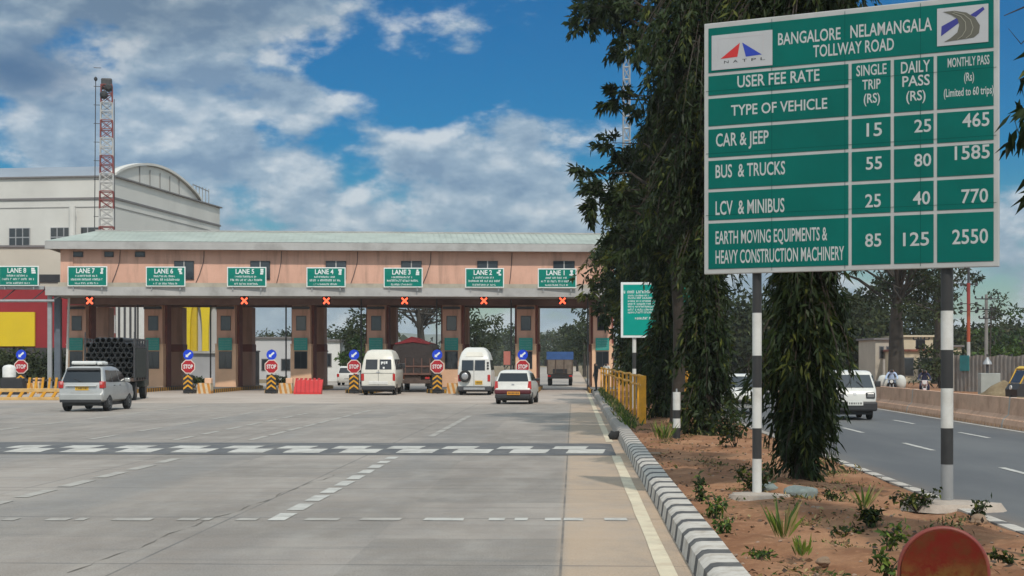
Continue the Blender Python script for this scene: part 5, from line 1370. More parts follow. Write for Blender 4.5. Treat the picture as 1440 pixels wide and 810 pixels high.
# restaurant: red front with a yellow panel, pale panels and a large yellow letter
rs = thing('restaurant', 'red and yellow restaurant front behind the left toll booths', 'building', Vector((-52, 124, 0)), 0)
def rx(px): return at(px, 0, 124).x + 52
b = MB(); b.box((0, 0, 0), (rx(132), 9, zt(404, 124))); b.build('red_wall', mat('restaurant_red', (.24, .012, .018), .6, .12, .4), rs)
b = MB(); b.box((2, -.25, zt(487, 124)), (rx(50), -.02, zt(439, 124))); b.build('yellow_panel', mat('restaurant_yellow', (.62, .44, .008), .5, .06, .5), rs)
b = MB(); b.box((0, -.3, 0), (rx(110), -.03, zt(489, 124))); b.build('shopfront_glass', mat('dim_shopfront', (.04, .035, .035), .2, .3, 1), rs)
b = MB()
for x_ in (3, 5.5, 8): b.box((x_, -.5, zt(419, 124)), (x_ + .9, -.02, zt(408, 124)))
b.build('flood_lamp', M_DARK, rs)
b = MB(); b.box((rx(132) + .02, .5, 0), (rx(206), 8, zt(405, 124))); b.build('pale_panel', mat('pale_cladding', (.55, .55, .53), .6, .05), rs)
b = MB()
for px in (157, 164, 172, 180, 187): b.box((rx(px), .40, 2.2), (rx(px) + .16, .49, zt(405, 124)))
b.build('mullion', M_DARK, rs)
ws = thing('sign_wall', 'grey wall carrying a huge yellow rounded letter M behind the booths', 'sign', Vector((at(262, 0, 128).x, 128, 0)), R(-8))
b = MB(); b.box((-2.0, 0, 0), (4.6, .5, zt(400, 128))); b.build('wall', mat('grey_cladding', (.42, .42, .43), .7, .08, .4), ws)
b = MB(); ztop, zbt = zt(412, 128), zt(496, 128); M_MY = mat('letter_yellow', (.62, .46, .015), .4, .05)
b.box((-.4, -.35, zbt), (1.0, -.01, ztop + 1)); ma = b.build('yellow_slab', mat('slab_yellow', (.52, .37, .02), .5, .06), ws)
b = MB()
def arch(cx_, w_, t_, y_):
    o_, i_ = [], []
    for k in range(25):
        a_ = R(180 - 180 * k / 24); o_.append((cx_ + w_ * math.cos(a_), zbt + (ztop - zbt) * math.sin(a_) ** .62)); i_.append((cx_ + (w_ - t_) * math.cos(a_), zbt + (ztop - zbt - .5) * max(0, math.sin(a_)) ** .62))
    for k in range(24): b.prism([(o_[k][0], y_, o_[k][1]), (o_[k + 1][0], y_, o_[k + 1][1]), (i_[k + 1][0], y_, i_[k + 1][1]), (i_[k][0], y_, i_[k][1])], (0, .25, 0))
arch(1.05, 1.05, .52, -.65); arch(2.62, 1.05, .52, -.68)
b.build('letter_arches', M_MY, ws)
# compound wall and sheds seen through the lanes
def block(name, label, cat, px0, px1, py, Y, m, roofm=None, depth=8, wins=(), zb=0):
    x0_, x1_ = at(px0, 0, Y).x, at(px1, 0, Y).x
    t = thing(name, label, cat, Vector((x0_, Y, 0)))
    w_ = x1_ - x0_; h_ = zt(py, Y)
    b = MB(); b.box((0, 0, -.1), (w_, depth, h_)); b.build('wall', m, t)
    b = MB(); b.box((-.2, -.25, h_), (w_ + .2, depth + .2, h_ + .18)); b.build('roof', roofm or M_HTRIM, t)
    for (u0, u1, v0, v1) in wins:
        b = MB(); b.box((w_ * u0, -.06, h_ * v0), (w_ * u1, -.005, h_ * v1)); wn = b.build('window', M_HTRIM, t)
        b = MB(); b.box((w_ * u0 + .08, -.09, h_ * v0 + .08), (w_ * u1 - .08, -.061, h_ * v1 - .08)); b.build('pane', M_GLASS, wn)
    return t
block('warehouse', 'long low grey-white warehouse seen through the fifth lane', 'building', 340, 432, 476, 165, mat('warehouse_grey', (.46, .46, .47), .8, .08, .3), None, 14, ((.05, .2, .2, .5), (.3, .45, .2, .5), (.6, .75, .2, .5)))
block('compound_wall', 'grey compound wall below the yellow letter panel', 'wall', 236, 352, 497, 122, mat('compound_grey', (.30, .30, .31), .85, .12, .5), M_CONC, .3)
block('gatehouse', 'small white gatehouse seen through the fourth lane', 'building', 455, 478, 480, 150, mat('whitewash', (.62, .62, .60), .8, .06), None, 4, ((.2, .5, .35, .7),))
for px, lb in ((361, 'dark gate post beyond the fifth lane'), (457, 'dark gate post beyond the fourth lane')):
    t = thing('gate_post', lb, 'post', Vector((at(px, 0, 118).x, 118, 0))); b = MB(); b.bbox((-.18, -.18, 0), (.18, .18, zt(495, 118)), .03); b.build('shaft', M_BLACK, t); b = MB(); b.bbox((-.24, -.24, zt(495, 118)), (.24, .24, zt(493, 118)), .03); b.build('cap', M_DARK, t)
hd = thing('hoarding', 'upright faded red hoarding far beyond the second lane', 'hoarding', Vector((at(714, 0, 170).x, 170, 0)))
b = MB(); b.box((-.45, 0, zt(513, 170)), (.45, .1, zt(494, 170))); b.build('panel', mat('faded_red_panel', (.38, .12, .09), .7, .15), hd); b = MB(); b.cyl((-.3, .12, 0), (-.3, .12, 2.6), .05); b.cyl((.3, .12, 0), (.3, .12, 2.6), .05); b.build('post', M_DARK, hd)
# right side: cream houses behind the far carriageway
M_CREAM = mat('cream_render', (.50, .42, .30), .85, .12, .5)
block('house', 'cream house with a stepped parapet beyond the right carriageway', 'house', 1270, 1312, 474, 150, M_CREAM, M_CREAM, 8, ((.15, .3, .45, .7), (.55, .75, .45, .7), (.3, .45, .1, .35)))
block('house', 'low cream shop with a red awning in front of the cream house', 'house', 1263, 1318, 494, 140, M_CREAM, mat('red_awning', (.20, .07, .05), .8, .2), 6, ((.1, .4, .2, .8), (.5, .9, .2, .8)))
block('house', 'small pale house with barred windows left of the spreading tree', 'house', 1231, 1258, 478, 145, mat('pale_house', (.40, .36, .30), .85, .1, .5), None, 7, ((.2, .45, .55, .85), (.55, .85, .55, .85)))
block('shed', 'pale shed between the banded post and the red mast', 'shed', 1338, 1352, 488, 140, M_CREAM, None, 5)
# corrugated fence on the right
def sheet_fence():
    p0, p1 = Vector((at(1338, 0, 100).x, 100, 0)), Vector((at(1475, 0, 92).x, 92, 0)); d = p1 - p0; L_ = d.length
    t = thing('sheet_fence', 'grey corrugated sheet fence beyond the far carriageway', 'fence', p0, math.atan2(d.y, d.x))
    b = MB(); n = int(L_ / .09)
    for i in range(n): 
        x = L_ * i / (n - 1); y = .035 * (1 if i % 4 < 2 else -1); b.v += [(x, y, 0), (x, y, 2.25 + .05 * math.sin(x * 3))]
    b.f = [[2 * i, 2 * i + 2, 2 * i + 3, 2 * i + 1] for i in range(n - 1)]; b.mi = [0] * (n - 1); b.build('corrugated_sheet', mat('grey_sheet', (.20, .185, .17), .7, .2, .9, dirt=((.14, .085, .05), .6, 1.2)), t)
    u = (at(1378, 0, 98).x - p0.x)
    b = MB(); b.box((u - .3, -.10, 1.30), (u + .55, -.05, 2.28)); b.build('teal_sheet', mat('teal_sheet', (.02, .17, .18), .6, .15), t)
    for k in range(9): b = MB(); b.box((L_ * k / 8 - .05, .06, 0), (L_ * k / 8 + .05, .14, 2.35)); b.build('post', M_DARK, t)
    b = MB(); b.bbox((u - 1.5, -.35, 0), (u - .85, -.1, 2.4), .02); b.build('pale_pier', mat('pale_pier', (.38, .35, .31), .85, .1), t)
sheet_fence()
kb = thing('service_kiosk', 'pale service cabinet with a hooded top in front of the corrugated fence', 'cabinet', Vector((at(1391, 0, 88).x, 88, 0)))
b = MB(); b.bbox((-.55, -.3, 0), (.55, .3, 1.25), .03); b.build('cabinet', mat('cabinet_grey', (.30, .32, .30), .7, .15, 1), kb); b = MB(); b.lathe([(.26, 0), (.22, .12), (.10, .28), (.05, .4)], (-.1, 0, 1.75), (0, 0, 1), 12); b.build('hood', M_STEEL, kb, 40); b = MB(); b.cyl((-.1, 0, 1.25), (-.1, 0, 1.95), .08); b.build('stem', M_DARK, kb)
b = MB(); n = 18
for j in range(7):
    for i in range(n):
        a_ = 2 * math.pi * i / n; r_ = 1.7 * (1 - j / 6) * (1 + .15 * math.sin(3 * a_ + j)); b.v.append((r_ * math.cos(a_), r_ * .7 * math.sin(a_), 1.05 * (j / 6) ** .8 - .05))
for j in range(6):
    for i in range(n): b.f.append([j * n + i, j * n + (i + 1) % n, (j + 1) * n + (i + 1) % n, (j + 1) * n + i]); b.mi.append(0)
o = tag(b.build('soil_heap', M_LAND, None, 180), 'heap of grey-red soil beside the auto rickshaw', 'soil heap'); o.location = Vector((at(1412, 0, 78).x, 78, 0))

# ------------------------------------------------------------------ masts and poles
def lattice_mast(name, label, pos, h, w0, w1, nb, cols, rz=0, panel=None):
    t = thing(name, label, 'mast', pos, rz)
    for k in range(nb):
        z0_, z1_ = h * k / nb, h * (k + 1) / nb; wa, wb = w0 + (w1 - w0) * k / nb, w0 + (w1 - w0) * (k + 1) / nb
        b = MB(); q = ((-1, -1), (1, -1), (1, 1), (-1, 1))
        for i in range(4):
            (xa, ya), (xb, yb) = q[i], q[(i + 1) % 4]
            b.cyl((xa * wa, ya * wa, z0_), (xa * wb, ya * wb, z1_), .05, n=6)
            n_ = 2
            for j in range(n_):
                f0, f1 = j / n_, (j + 1) / n_; za, zb2 = z0_ + (z1_ - z0_) * f0, z0_ + (z1_ - z0_) * f1; w_a, w_b = wa + (wb - wa) * f0, wa + (wb - wa) * f1
                b.cyl((xa * w_a, ya * w_a, za), (xb * w_b, yb * w_b, zb2), .028, n=5); b.cyl((xb * w_a, yb * w_a, za), (xa * w_b, ya * w_b, zb2), .028, n=5); b.cyl((xa * w_b, ya * w_b, zb2), (xb * w_b, yb * w_b, zb2), .04, n=5)
        b.build('lattice_section', cols[k % len(cols)], t)
    return t
M_MR = mat('mast_red', (.20, .05, .045), .6, .2); M_MW = mat('mast_white', (.40, .39, .38), .6, .12)
Yt = 118; px_t = at(150, 0, Yt)
ht = zt(120, Yt)
mt = lattice_mast('lattice_mast', 'red and white banded lattice mast in front of the factory hall', Vector((px_t.x, Yt, 0)), ht, .66, .40, 17, (M_MR, M_MW), R(12))
b = MB(); b.cyl((-.95, 0, 2), (-.80, 0, ht + .3), .035, n=5)
for k in range(16): b.cyl((-.95, 0, 3 + k * 1.4), (-.4, 0, 3 + k * 1.4), .025, n=5)
b.cyl((.62, .1, 4), (.55, .1, ht - 1), .03, n=5); b.build('cable_ladder', M_DARK, mt)
for px_, dz in ((-.12, -.2), (.1, .35)):
    b = MB(); b.lathe([(.30, 0), (.30, .25), (.15, .35)], (px_ * 1.5, -.3, ht + dz - .6), (0, -1, 0), 16); b.build('dish', M_BLACK, mt)
b = MB(); b.bbox((-.40, -.35, ht - .3), (.40, .35, ht + .5), .1); b.build('antenna_cluster', M_DARK, mt)
b = MB(); b.lathe([(.05, 0), (.13, .08), (.13, .22), (.04, .32)], (-.80, 0, ht + .3), (0, 0, 1), 10); b.build('beacon', M_BLACK, mt)
lm2 = lattice_mast('lattice_mast', 'grey lattice mast rising behind the roadside tree crowns', Vector((at(881, 0, 122).x, 122, 0)), zt(60, 122), .32, .24, 14, (M_STEEL,), 0)
rm_ = thing('banded_mast', 'red and white banded tubular mast behind the corrugated fence', 'mast', Vector((at(1362, 0, 108).x, 108, 0)))
for z0_, z1_, m in ((0, zt(481, 108), M_MW), (zt(481, 108), zt(437, 108), mat('mast_orange_red', (.34, .07, .03), .6, .15)), (zt(437, 108), zt(398, 108), mat('mast_red_dark', (.26, .035, .03), .6, .15)), (zt(398, 108), 16, M_DARK)):
    b = MB(); b.cyl((0, 0, z0_), (0, 0, z1_), .12 if z1_ < 9 else .09, n=10); b.build('shaft_section', m, rm_)
b = MB()
for z in (zt(400, 108), zt(427, 108), zt(438, 108)): b.cyl((-.5, 0, z), (.55, 0, z), .03, n=6); b.bbox((-.58, -.08, z - .12), (-.42, .08, z + .12), .03); b.bbox((.46, -.08, z - .12), (.62, .08, z + .12), .03)
b.build('crossarm', M_DARK, rm_)
def pole(name, label, px, Y, ytop, r, arms, m, cat='utility pole'):
    t = thing(name, label, cat, Vector((at(px, 0, Y).x, Y, 0))); h = zt(ytop, Y)
    b = MB(); b.cyl((0, 0, 0), (0, 0, h), r, r * .7, n=10); b.build('shaft', m, t)
    if arms:
        b = MB()
        for z, w_ in arms: b.cyl((-w_, -.1, h - z), (w_, -.1, h - z), .04, n=6)
        b.build('crossarm', M_DARK, t)
        b = MB()
        for z, w_ in arms:
            for s_ in (-1, -.4, .4, 1): b.lathe([(.05, 0), (.07, .08), (.03, .16)], (w_ * s_, -.1, h - z + .03), (0, 0, 1), 8)
        b.build('insulator', M_BLACK, t)
    return t
pole('utility_pole', 'grey utility pole with crossarms right of the red banded mast', 1387, 104, 414, .14, ((.3, .75), (1.0, .6), (1.6, .5)), mat('pole_grey', (.20, .19, .18), .85, .15))
tpole = pole('utility_pole', 'transformer pole in front of the cream house', 1295, 120, 474, .12, ((.2, .6), (.9, .4)), mat('pole_grey', (.2, .19, .18), .85))
b = MB(); b.bbox((-.35, -.35, zt(490, 120)), (.25, .25, zt(478, 120)), .05); b.build('transformer', M_BLACK, tpole)
pole('utility_pole', 'bare concrete pole standing right of the white van', 1243, 112, 505, .12, (), mat('pole_conc', (.30, .28, .25), .85))
pole('antenna_pole', 'thin pale pole standing behind the white van roof', 1178, 78, 489, .05, (), M_WHITE, 'pole')
w1_, w2_ = at(1389, 420, 104), at(1560, 432, 80)
for i, (dz, col_) in enumerate(((0, 0), (-.7, 0))):
    b = MB(); b.tube([w1_.lerp(w2_, k / 16) + Vector((0, 0, dz - 1.0 * 4 * (k / 16) * (1 - k / 16) * .5)) for k in range(17)], .018, 4)
    tag(b.build('overhead_wire', M_DARK), ('upper' if i == 0 else 'lower') + ' overhead wire running right from the grey utility pole', 'wire')
# white tank beside the far-left sign post
tk = thing('water_tank', 'white rounded water tank on a dark stand left of the first stop sign', 'water tank', Vector((at(13, 0, 90).x, 90, 0)))
b = MB(); b.lathe([(.30, .95), (.38, 1.0), (.38, 1.55), (.30, 1.66), (.08, 1.72)], (0, 0, 0), (0, 0, 1), 20); b.build('tank', M_WHITE, tk, 40); b = MB(); b.bbox((-.4, -.4, 0), (.9, .4, .94), .04); b.build('stand', M_BLACK, tk)
# ------------------------------------------------------------------ trees and plants
def leaf_mat(name, rgb, rough=.5):
    m = mat(name, rgb, rough, .30, 1.4, spec=.16)
    nt = m.node_tree; p = nt.nodes['Principled BSDF']
    tr = nt.nodes.new('ShaderNodeBsdfTranslucent'); tr.inputs[0].default_value = (rgb[0] * 1.3, rgb[1] * 1.4, rgb[2] * .8, 1)
    mx = nt.nodes.new('ShaderNodeMixShader'); mx.inputs[0].default_value = .16
    nt.links.new(p.outputs[0], mx.inputs[1]); nt.links.new(tr.outputs[0], mx.inputs[2])
    nt.links.new(mx.outputs[0], nt.nodes['Material Output'].inputs['Surface'])
    return m
LF = [leaf_mat('leaf_dark', (.014, .024, .008)), leaf_mat('leaf_mid', (.024, .038, .011)), leaf_mat('leaf_light', (.082, .092, .018)), leaf_mat('leaf_brown', (.045, .034, .014))]
FARL = [leaf_mat('far_leaf_dark', (.022, .032, .014), .7), leaf_mat('far_leaf_mid', (.034, .046, .019), .7), leaf_mat('far_leaf_light', (.056, .068, .026), .7), leaf_mat('far_leaf_dry', (.08, .072, .04), .7)]
LUSH = [leaf_mat('lush_dark', (.030, .055, .016)), leaf_mat('lush_mid', (.055, .095, .022)), leaf_mat('lush_light', (.13, .18, .03)), leaf_mat('straw', (.30, .23, .11))]
M_BARK = mat('bark', (.038, .029, .022), .9, .25, 3, .6, 12); M_BARKG = mat('grey_bark', (.045, .038, .031), .9, .25, 1.5, .5, 6)

def unit(a): return a / np.maximum(np.linalg.norm(a, axis=1, keepdims=True), 1e-6)
def leaves(name, P, D, Ln, Wd, mats, mi, parent=None):
    n = len(P); D = unit(D); S = unit(np.cross(D, rng.normal(size=(n, 3)))); N = np.cross(D, S)
    Ln = Ln[:, None]; Wd = Wd[:, None]
    mid = P + D * Ln * .42 - N * Wd * .18
    V = np.empty((n, 4, 3)); V[:, 0] = P; V[:, 1] = mid + S * Wd * .5; V[:, 2] = mid - S * Wd * .5; V[:, 3] = P + D * Ln + np.array([0, 0, -.12]) * Ln
    base = (np.arange(n) * 4)[:, None]
    F = np.concatenate([base + np.array([0, 1, 3]), base + np.array([0, 3, 2])], axis=1).reshape(-1)
    me = bpy.data.meshes.new(name); me.vertices.add(n * 4); me.vertices.foreach_set('co', V.reshape(-1).astype(np.float32))
    me.loops.add(n * 6); me.loops.foreach_set('vertex_index', F.astype(np.int32))
    me.polygons.add(n * 2); me.polygons.foreach_set('loop_start', (np.arange(n * 2) * 3).astype(np.int32)); me.polygons.foreach_set('loop_total', np.full(n * 2, 3, np.int32))
    for m in mats: me.materials.append(m)
    me.polygons.foreach_set('material_index', np.repeat(mi, 2).astype(np.int32)); me.update(calc_edges=True)
    return link(name, me, parent)

def droop_tree(label, pos, H, prof, ntw, per, ll, lw, weights, trunk_r, zlo=.2, droop=(.7, 1.6), group=None, name='drooping_tree', seed=0, spread=.42, lean=(0, 0), mats=None, fall=1.0, lob=1.0):
    """tall tree with branches that arch out and hang: prof = [(z, radius)]"""
    global rng
    rng = np.random.default_rng(100 + seed)
    t = thing(name, label, 'tree', pos, 0, group)
    zs = np.array([q[0] for q in prof]); rs = np.array([q[1] for q in prof]); ph = rng.uniform(0, 6.28, 4)
    tb = MB(); tp = [(lean[0] * k / 8 + .05 * math.sin(k * 1.3 + ph[0]), lean[1] * k / 8 + .05 * math.cos(k * 1.7), H * .97 * k / 8) for k in range(9)]
    tp[0] = (0, 0, -.15); tb.tube(tp, [trunk_r * (1.25 if k == 0 else 1) * (1 - .88 * k / 8) for k in range(9)], 8); tb.build('trunk', M_BARK, t, 60)
    br = MB(); P, D = [], []
    zz = np.linspace(zs[0], zs[-1], 400); w = np.interp(zz, zs, rs) + .25; w /= w.sum()
    for i in range(ntw):
        z = float(rng.choice(zz, p=w)); a = rng.uniform(0, 2 * math.pi)
        lobes = 1 + .26 * math.sin(2 * a + z * 1.25 + ph[0]) + .22 * math.sin(3 * a - z * 2.1 + ph[1]) + .14 * math.sin(5 * a + z * 3.7 + ph[2])
        Rr_ = float(np.interp(z, zs, rs)) * max(.25, 1 + (lobes - 1) * lob) * math.sqrt(rng.uniform(.12, 1.0))
        dl = rng.uniform(*droop); dl = min(dl, max(.25, z - zlo))
        k = np.array([lean[0], lean[1], 0]) * z / H
        dirv = np.array([math.cos(a), math.sin(a), 0])
        z0 = min(H * .97, z + .25 + .30 * Rr_)
        p0 = k + np.array([0, 0, z0]); p1 = k + dirv * Rr_ * .62 + np.array([0, 0, z0 + .10]); p2 = k + dirv * Rr_ + np.array([0, 0, z - .05]); p3 = p2 + dirv * dl * .12 + np.array([rng.normal(0, .06), rng.normal(0, .06), -dl])
        if Rr_ > .3 and i % 2 == 0: br.tube([p0, p1, p2, p3], [.022, .016, .009, .004], 4)
        tt_ = np.sort(rng.uniform(.18, 1.0, per)); T = tt_[:, None]
        Q = (1 - T) ** 3 * p0 + 3 * (1 - T) ** 2 * T * p1 + 3 * (1 - T) * T ** 2 * p2 + T ** 3 * p3
        P.append(Q + rng.normal(0, .035, Q.shape)); d_ = np.tile(dirv * .35 + np.array([0, 0, -.55 * fall]), (per, 1)) * np.clip(T, .3, 1) + rng.normal(0, spread, Q.shape); d_[:, 2] -= .35 * fall * T[:, 0]; D.append(d_)
    if br.v: br.build('branch', M_BARK, t)
    P = np.concatenate(P); D = np.concatenate(D); n = len(P)
    P[:, 2] = np.maximum(P[:, 2], .05 + rng.uniform(0, .2, n))
    tw_ = np.repeat(rng.uniform(0, 1, ntw), per)                # whole twigs are younger or older
    pr_ = np.array(weights) / sum(weights); mi = np.searchsorted(np.cumsum(pr_), np.clip(tw_ * .7 + rng.uniform(0, 1, n) * .3, 0, .999))
    leaves('crown', P, D, rng.uniform(.65, 1.2, n) * ll, rng.uniform(.7, 1.2, n) * lw, mats or LF, np.clip(mi, 0, 3), t)
    return t
W1 = (.44, .36, .14, .06); W2 = (.38, .34, .20, .08)
def mpos(x, y): p = rd(x, y); p.z = .13; return p
droop_tree('drooping tree nearest the camera, hanging between the two posts of the rate board', Vector((4.54, 24.4, .13)), 9.8, [(.30, .26), (.9, .34), (1.5, .46), (2.0, .58), (2.7, .50), (3.4, .44), (4.2, .56), (5.5, .8), (7, 1.0), (8.5, .8), (9.6, .25)],
           1150, 40, .20, .047, W1, .13, seed=1, droop=(.25, .75), spread=.46, lob=1.25)
droop_tree('drooping tree with leaves hanging to the ground left of the rate board, behind the bollard', Vector((4.62, 37.4, .13)), 12.0, [(.3, .40), (1.2, .50), (2.2, .62), (3, .55), (4, .50), (5, .9), (6.5, 1.3), (8.5, 1.5), (10.5, 1.2), (11.8, .4)],
           1150, 40, .23, .058, W1, .16, seed=2, droop=(.3, .9), spread=.46, lob=1.25)
droop_tree('slim drooping tree hanging in front of the tall notice board', Vector((4.95, 49.6, .13)), 10.5, [(.4, .55), (1.2, .72), (2.4, .60), (3.6, .38), (4.6, .5), (6, 1.1), (8, 1.4), (10.2, .6)],
           760, 38, .25, .068, W1, .15, seed=4, droop=(.3, .9), spread=.46, lob=1.2)
droop_tree('drooping tree behind the tall notice board', Vector((rd(3.5, 66).x, 66, .13)), 12, [(.5, .8), (2.5, 1.0), (4.5, 1.4), (7, 1.8), (9.5, 1.6), (11.7, .5)], 560, 34, .32, .11, W2, .16, seed=5, spread=.6, droop=(.3, .9))
droop_tree('drooping tree beside the far end of the yellow railing', Vector((rd(3.3, 82).x, 82, .13)), 11, [(1.2, .9), (3, 1.3), (5, 1.9), (7, 2.3), (9, 1.9), (10.7, .5)], 460, 32, .38, .13, W2, .15, seed=6, spread=.6, droop=(.2, .7))
droop_tree('drooping tree glimpsed behind the white car, on the far edge of the tree row', Vector((rd(4.3, 62).x, 62, .13)), 11, [(.5, .5), (2.5, .6), (4.5, 1.1), (7, 1.6), (9.5, 1.4), (10.7, .4)], 400, 34, .32, .10, W1, .15, seed=7, spread=.5)
droop_tree('tree outside the picture whose drooping branches enter at the upper right', Vector((5.17, 13.3, .13)), 8.2, [(3.75, .30), (4.0, .74), (4.5, .92), (4.9, .70), (5.3, .4), (5.8, .4), (7, .5), (8, .2)],
           320, 36, .19, .055, W1, .12, seed=8, droop=(.3, .9), spread=.4, lob=.35)
# bare twig beside the board's top right corner
b = MB(); q0 = at(1520, -60, 13.8); b.tube([q0, at(1470, -5, 13.8), at(1440, 10, 13.7), at(1412, 22, 13.6)], [.02, .014, .008, .004], 5); b.tube([at(1470, -5, 13.8), at(1455, 40, 13.7), at(1436, 62, 13.6), at(1418, 40, 13.6)], [.012, .007, .005, .002], 5)
ob = bpy.data.objects[[o.name for o in bpy.data.objects if o.get('label', '').startswith('tree outside')][0]]
o = b.build('twig', M_BARK, ob); o.location = -ob.location

def spread_tree(name, label, pos, H, crown, ncl, per, ls, trunk_r, mats=None, w=(.4, .35, .17, .08), seed=0, group=None, limbs=True, cl_r=.28, bark=None, trunk_top=.45):
    """crown = (rx, ry, rz, z_centre)"""
    global rng
    rng = np.random.default_rng(500 + seed); rr = random.Random(seed)
    t = thing(name, label, 'tree', pos, rr.uniform(0, 6), group)
    rx_, ry_, rz_, zc = crown; tb = MB(); top = Vector((rr.uniform(-.1, .1) * rx_, rr.uniform(-.1, .1) * rx_, zc - rz_ * (1 - 2 * trunk_top) if limbs else zc))
    mid = Vector((rr.uniform(-.15, .15), rr.uniform(-.15, .15), top.z * .55))
    tb.tube([(0, 0, -.1), mid, top], [trunk_r * 1.25, trunk_r * .9, trunk_r * .62], 8)
    C = []
    while len(C) < ncl:
        v = Vector((rr.uniform(-1, 1), rr.uniform(-1, 1), rr.uniform(-.9, 1)))
        if .35 < v.length < 1: C.append(Vector((v.x * rx_, v.y * ry_, zc + v.z * rz_)))
    tb.build('trunk', bark or M_BARKG, t, 60)
    if limbs:
        lb = MB()
        for c in C[::2 if ncl > 40 else 1]:
            st = mid.lerp(top, rr.uniform(.25, 1)); m1 = st.lerp(c, .5) + Vector((rr.uniform(-.22, .22) * rx_, rr.uniform(-.22, .22) * rx_, rr.uniform(.0, .25) * rz_))
            r0 = trunk_r * rr.choice((.14, .2, .34)); lb.tube([st, m1, c], [r0, r0 * .6, r0 * .2], 5)
        lb.build('limb', bark or M_BARKG, t)
    Ca = np.array(C); idx = np.repeat(np.arange(ncl), per); n = len(idx)
    g3 = rng.normal(0, 1, (n, 3)); g3 = g3 / np.linalg.norm(g3, axis=1, keepdims=True) * (rng.uniform(0, 1, (n, 1)) ** .5)
    sz = rng.uniform(.6, 1.25, ncl)[idx][:, None]
    P = Ca[idx] + g3 * sz * np.array([rx_, ry_, rz_ * .75]) * cl_r
    D = g3 + rng.normal(0, .7, (n, 3)) + np.array([0, 0, -.15])
    cw_ = rng.uniform(0, 1, ncl)[idx] * .6 + rng.uniform(0, 1, n) * .4
    pr_ = np.array(w) / sum(w); mi = np.clip(np.searchsorted(np.cumsum(pr_), cw_), 0, 3)
    leaves('crown', P, D, rng.uniform(.6, 1.3, n) * ls, rng.uniform(.6, 1.1, n) * ls * .55, mats or FARL, mi, t)
    return t
def clump_tree(label, pos, H, crown, ncl, per, ll, lw, cl_r, trunk_r, w, seed, keep=None, group=None):
    """spreading tree of narrow leaves gathered in rosettes at the ends of visible limbs"""
    global rng
    rng = np.random.default_rng(900 + seed); rr = random.Random(seed)
    t = thing('leafy_roadside_tree', label, 'tree', pos, 0, group)
    zs = [q[0] for q in crown]; rs = [q[1] for q in crown]
    tb = MB(); tp = [(.10 * math.sin(k * 1.1), .08 * math.cos(k * .9), -.15 + (H * .96) * k / 9) for k in range(10)]
    tb.tube(tp, [trunk_r * (1 - .085 * k) for k in range(10)], 9); tb.build('trunk', M_BARK, t, 60)
    lb = MB(); P, D, CI = [], [], []
    for c in range(ncl):
        for _ in range(60):
            z = rr.uniform(zs[0], zs[-1]); a = rr.uniform(0, 2 * math.pi); q = rr.uniform(.2, 1.0) ** .5
            lob = 1 + .22 * math.sin(2 * a + z * .9 + seed) + .20 * math.sin(z * 2.6 + a * 3)
            r_ = float(np.interp(z, zs, rs)) * lob * q
            if rr.random() < (r_ + .3) / (max(rs) + .3): break
        e = np.array([r_ * math.cos(a), r_ * math.sin(a), z]); z0 = max(1.2, z - .25 * r_ - .35)
        s0 = np.array([0, 0, z0]); m0 = s0 * .5 + e * .5 + np.array([0, 0, .18 * r_])
        if r_ > .5: lb.tube([s0, m0, e], [.018 + .018 * r_, .016 + .006 * r_, .007], 5)
        nt_ = 7                                              # side twigs, each ending in a rosette
        for k in range(nt_):
            v = rng.normal(0, 1, 3); v /= np.linalg.norm(v); v[2] = v[2] * .7 - .12; tip = e + v * cl_r * rng.uniform(.5, 1.15)
            if k < 4: lb.tube([e, (e + tip) / 2 + np.array([0, 0, .05]), tip], [.007, .005, .003], 3)
            n = per // nt_; u = rng.uniform(.45, 1.05, (n, 1)); B_ = e + (tip - e) * u + rng.normal(0, .045, (n, 3))
            d = v + rng.normal(0, .62, (n, 3)); d[:, 2] -= .45
            P.append(B_); D.append(d); CI.append(np.full(n, rr.random() * .55 + .45 * (c % 7) / 7))
    lb.build('limb', M_BARK, t)
    P = np.concatenate(P); D = np.concatenate(D); CI = np.concatenate(CI); n = len(P)
    pr_ = np.array(w) / sum(w); mi = np.clip(np.searchsorted(np.cumsum(pr_), np.clip(CI * .75 + rng.uniform(0, .25, n), 0, .999)), 0, 3)
    leaves('crown', P, D, rng.uniform(.65, 1.25, n) * ll, rng.uniform(.7, 1.2, n) * lw, LF, mi, t)
    return t
clump_tree('tall leafy tree whose crown spreads over the road left of the rate board', Vector((4.72, 45.0, .13)), 14.6, [(4.2, .7), (4.9, 1.5), (5.8, 2.3), (7.0, 2.5), (8.4, 2.55), (9.4, 2.1), (10.4, 1.7), (11.6, 2.2), (13, 2.2), (14.4, .9)], 118, 210, .25, .085, .62, .20, (.40, .34, .18, .08), 3)
clump_tree('yellowish leafy tree reaching over the kerb in front of the last toll booth', Vector((rd(2.9, 72).x, 72, .13)), 9.5, [(3.2, .9), (4.2, 1.6), (5.2, 1.9), (6.6, 1.7), (8, 1.4), (9.3, .5)], 46, 170, .28, .11, .62, .14, (.18, .34, .36, .12), 5)
def gpos(px, Y): return Vector(((px - CX) / F_PX * Y, Y, 0))
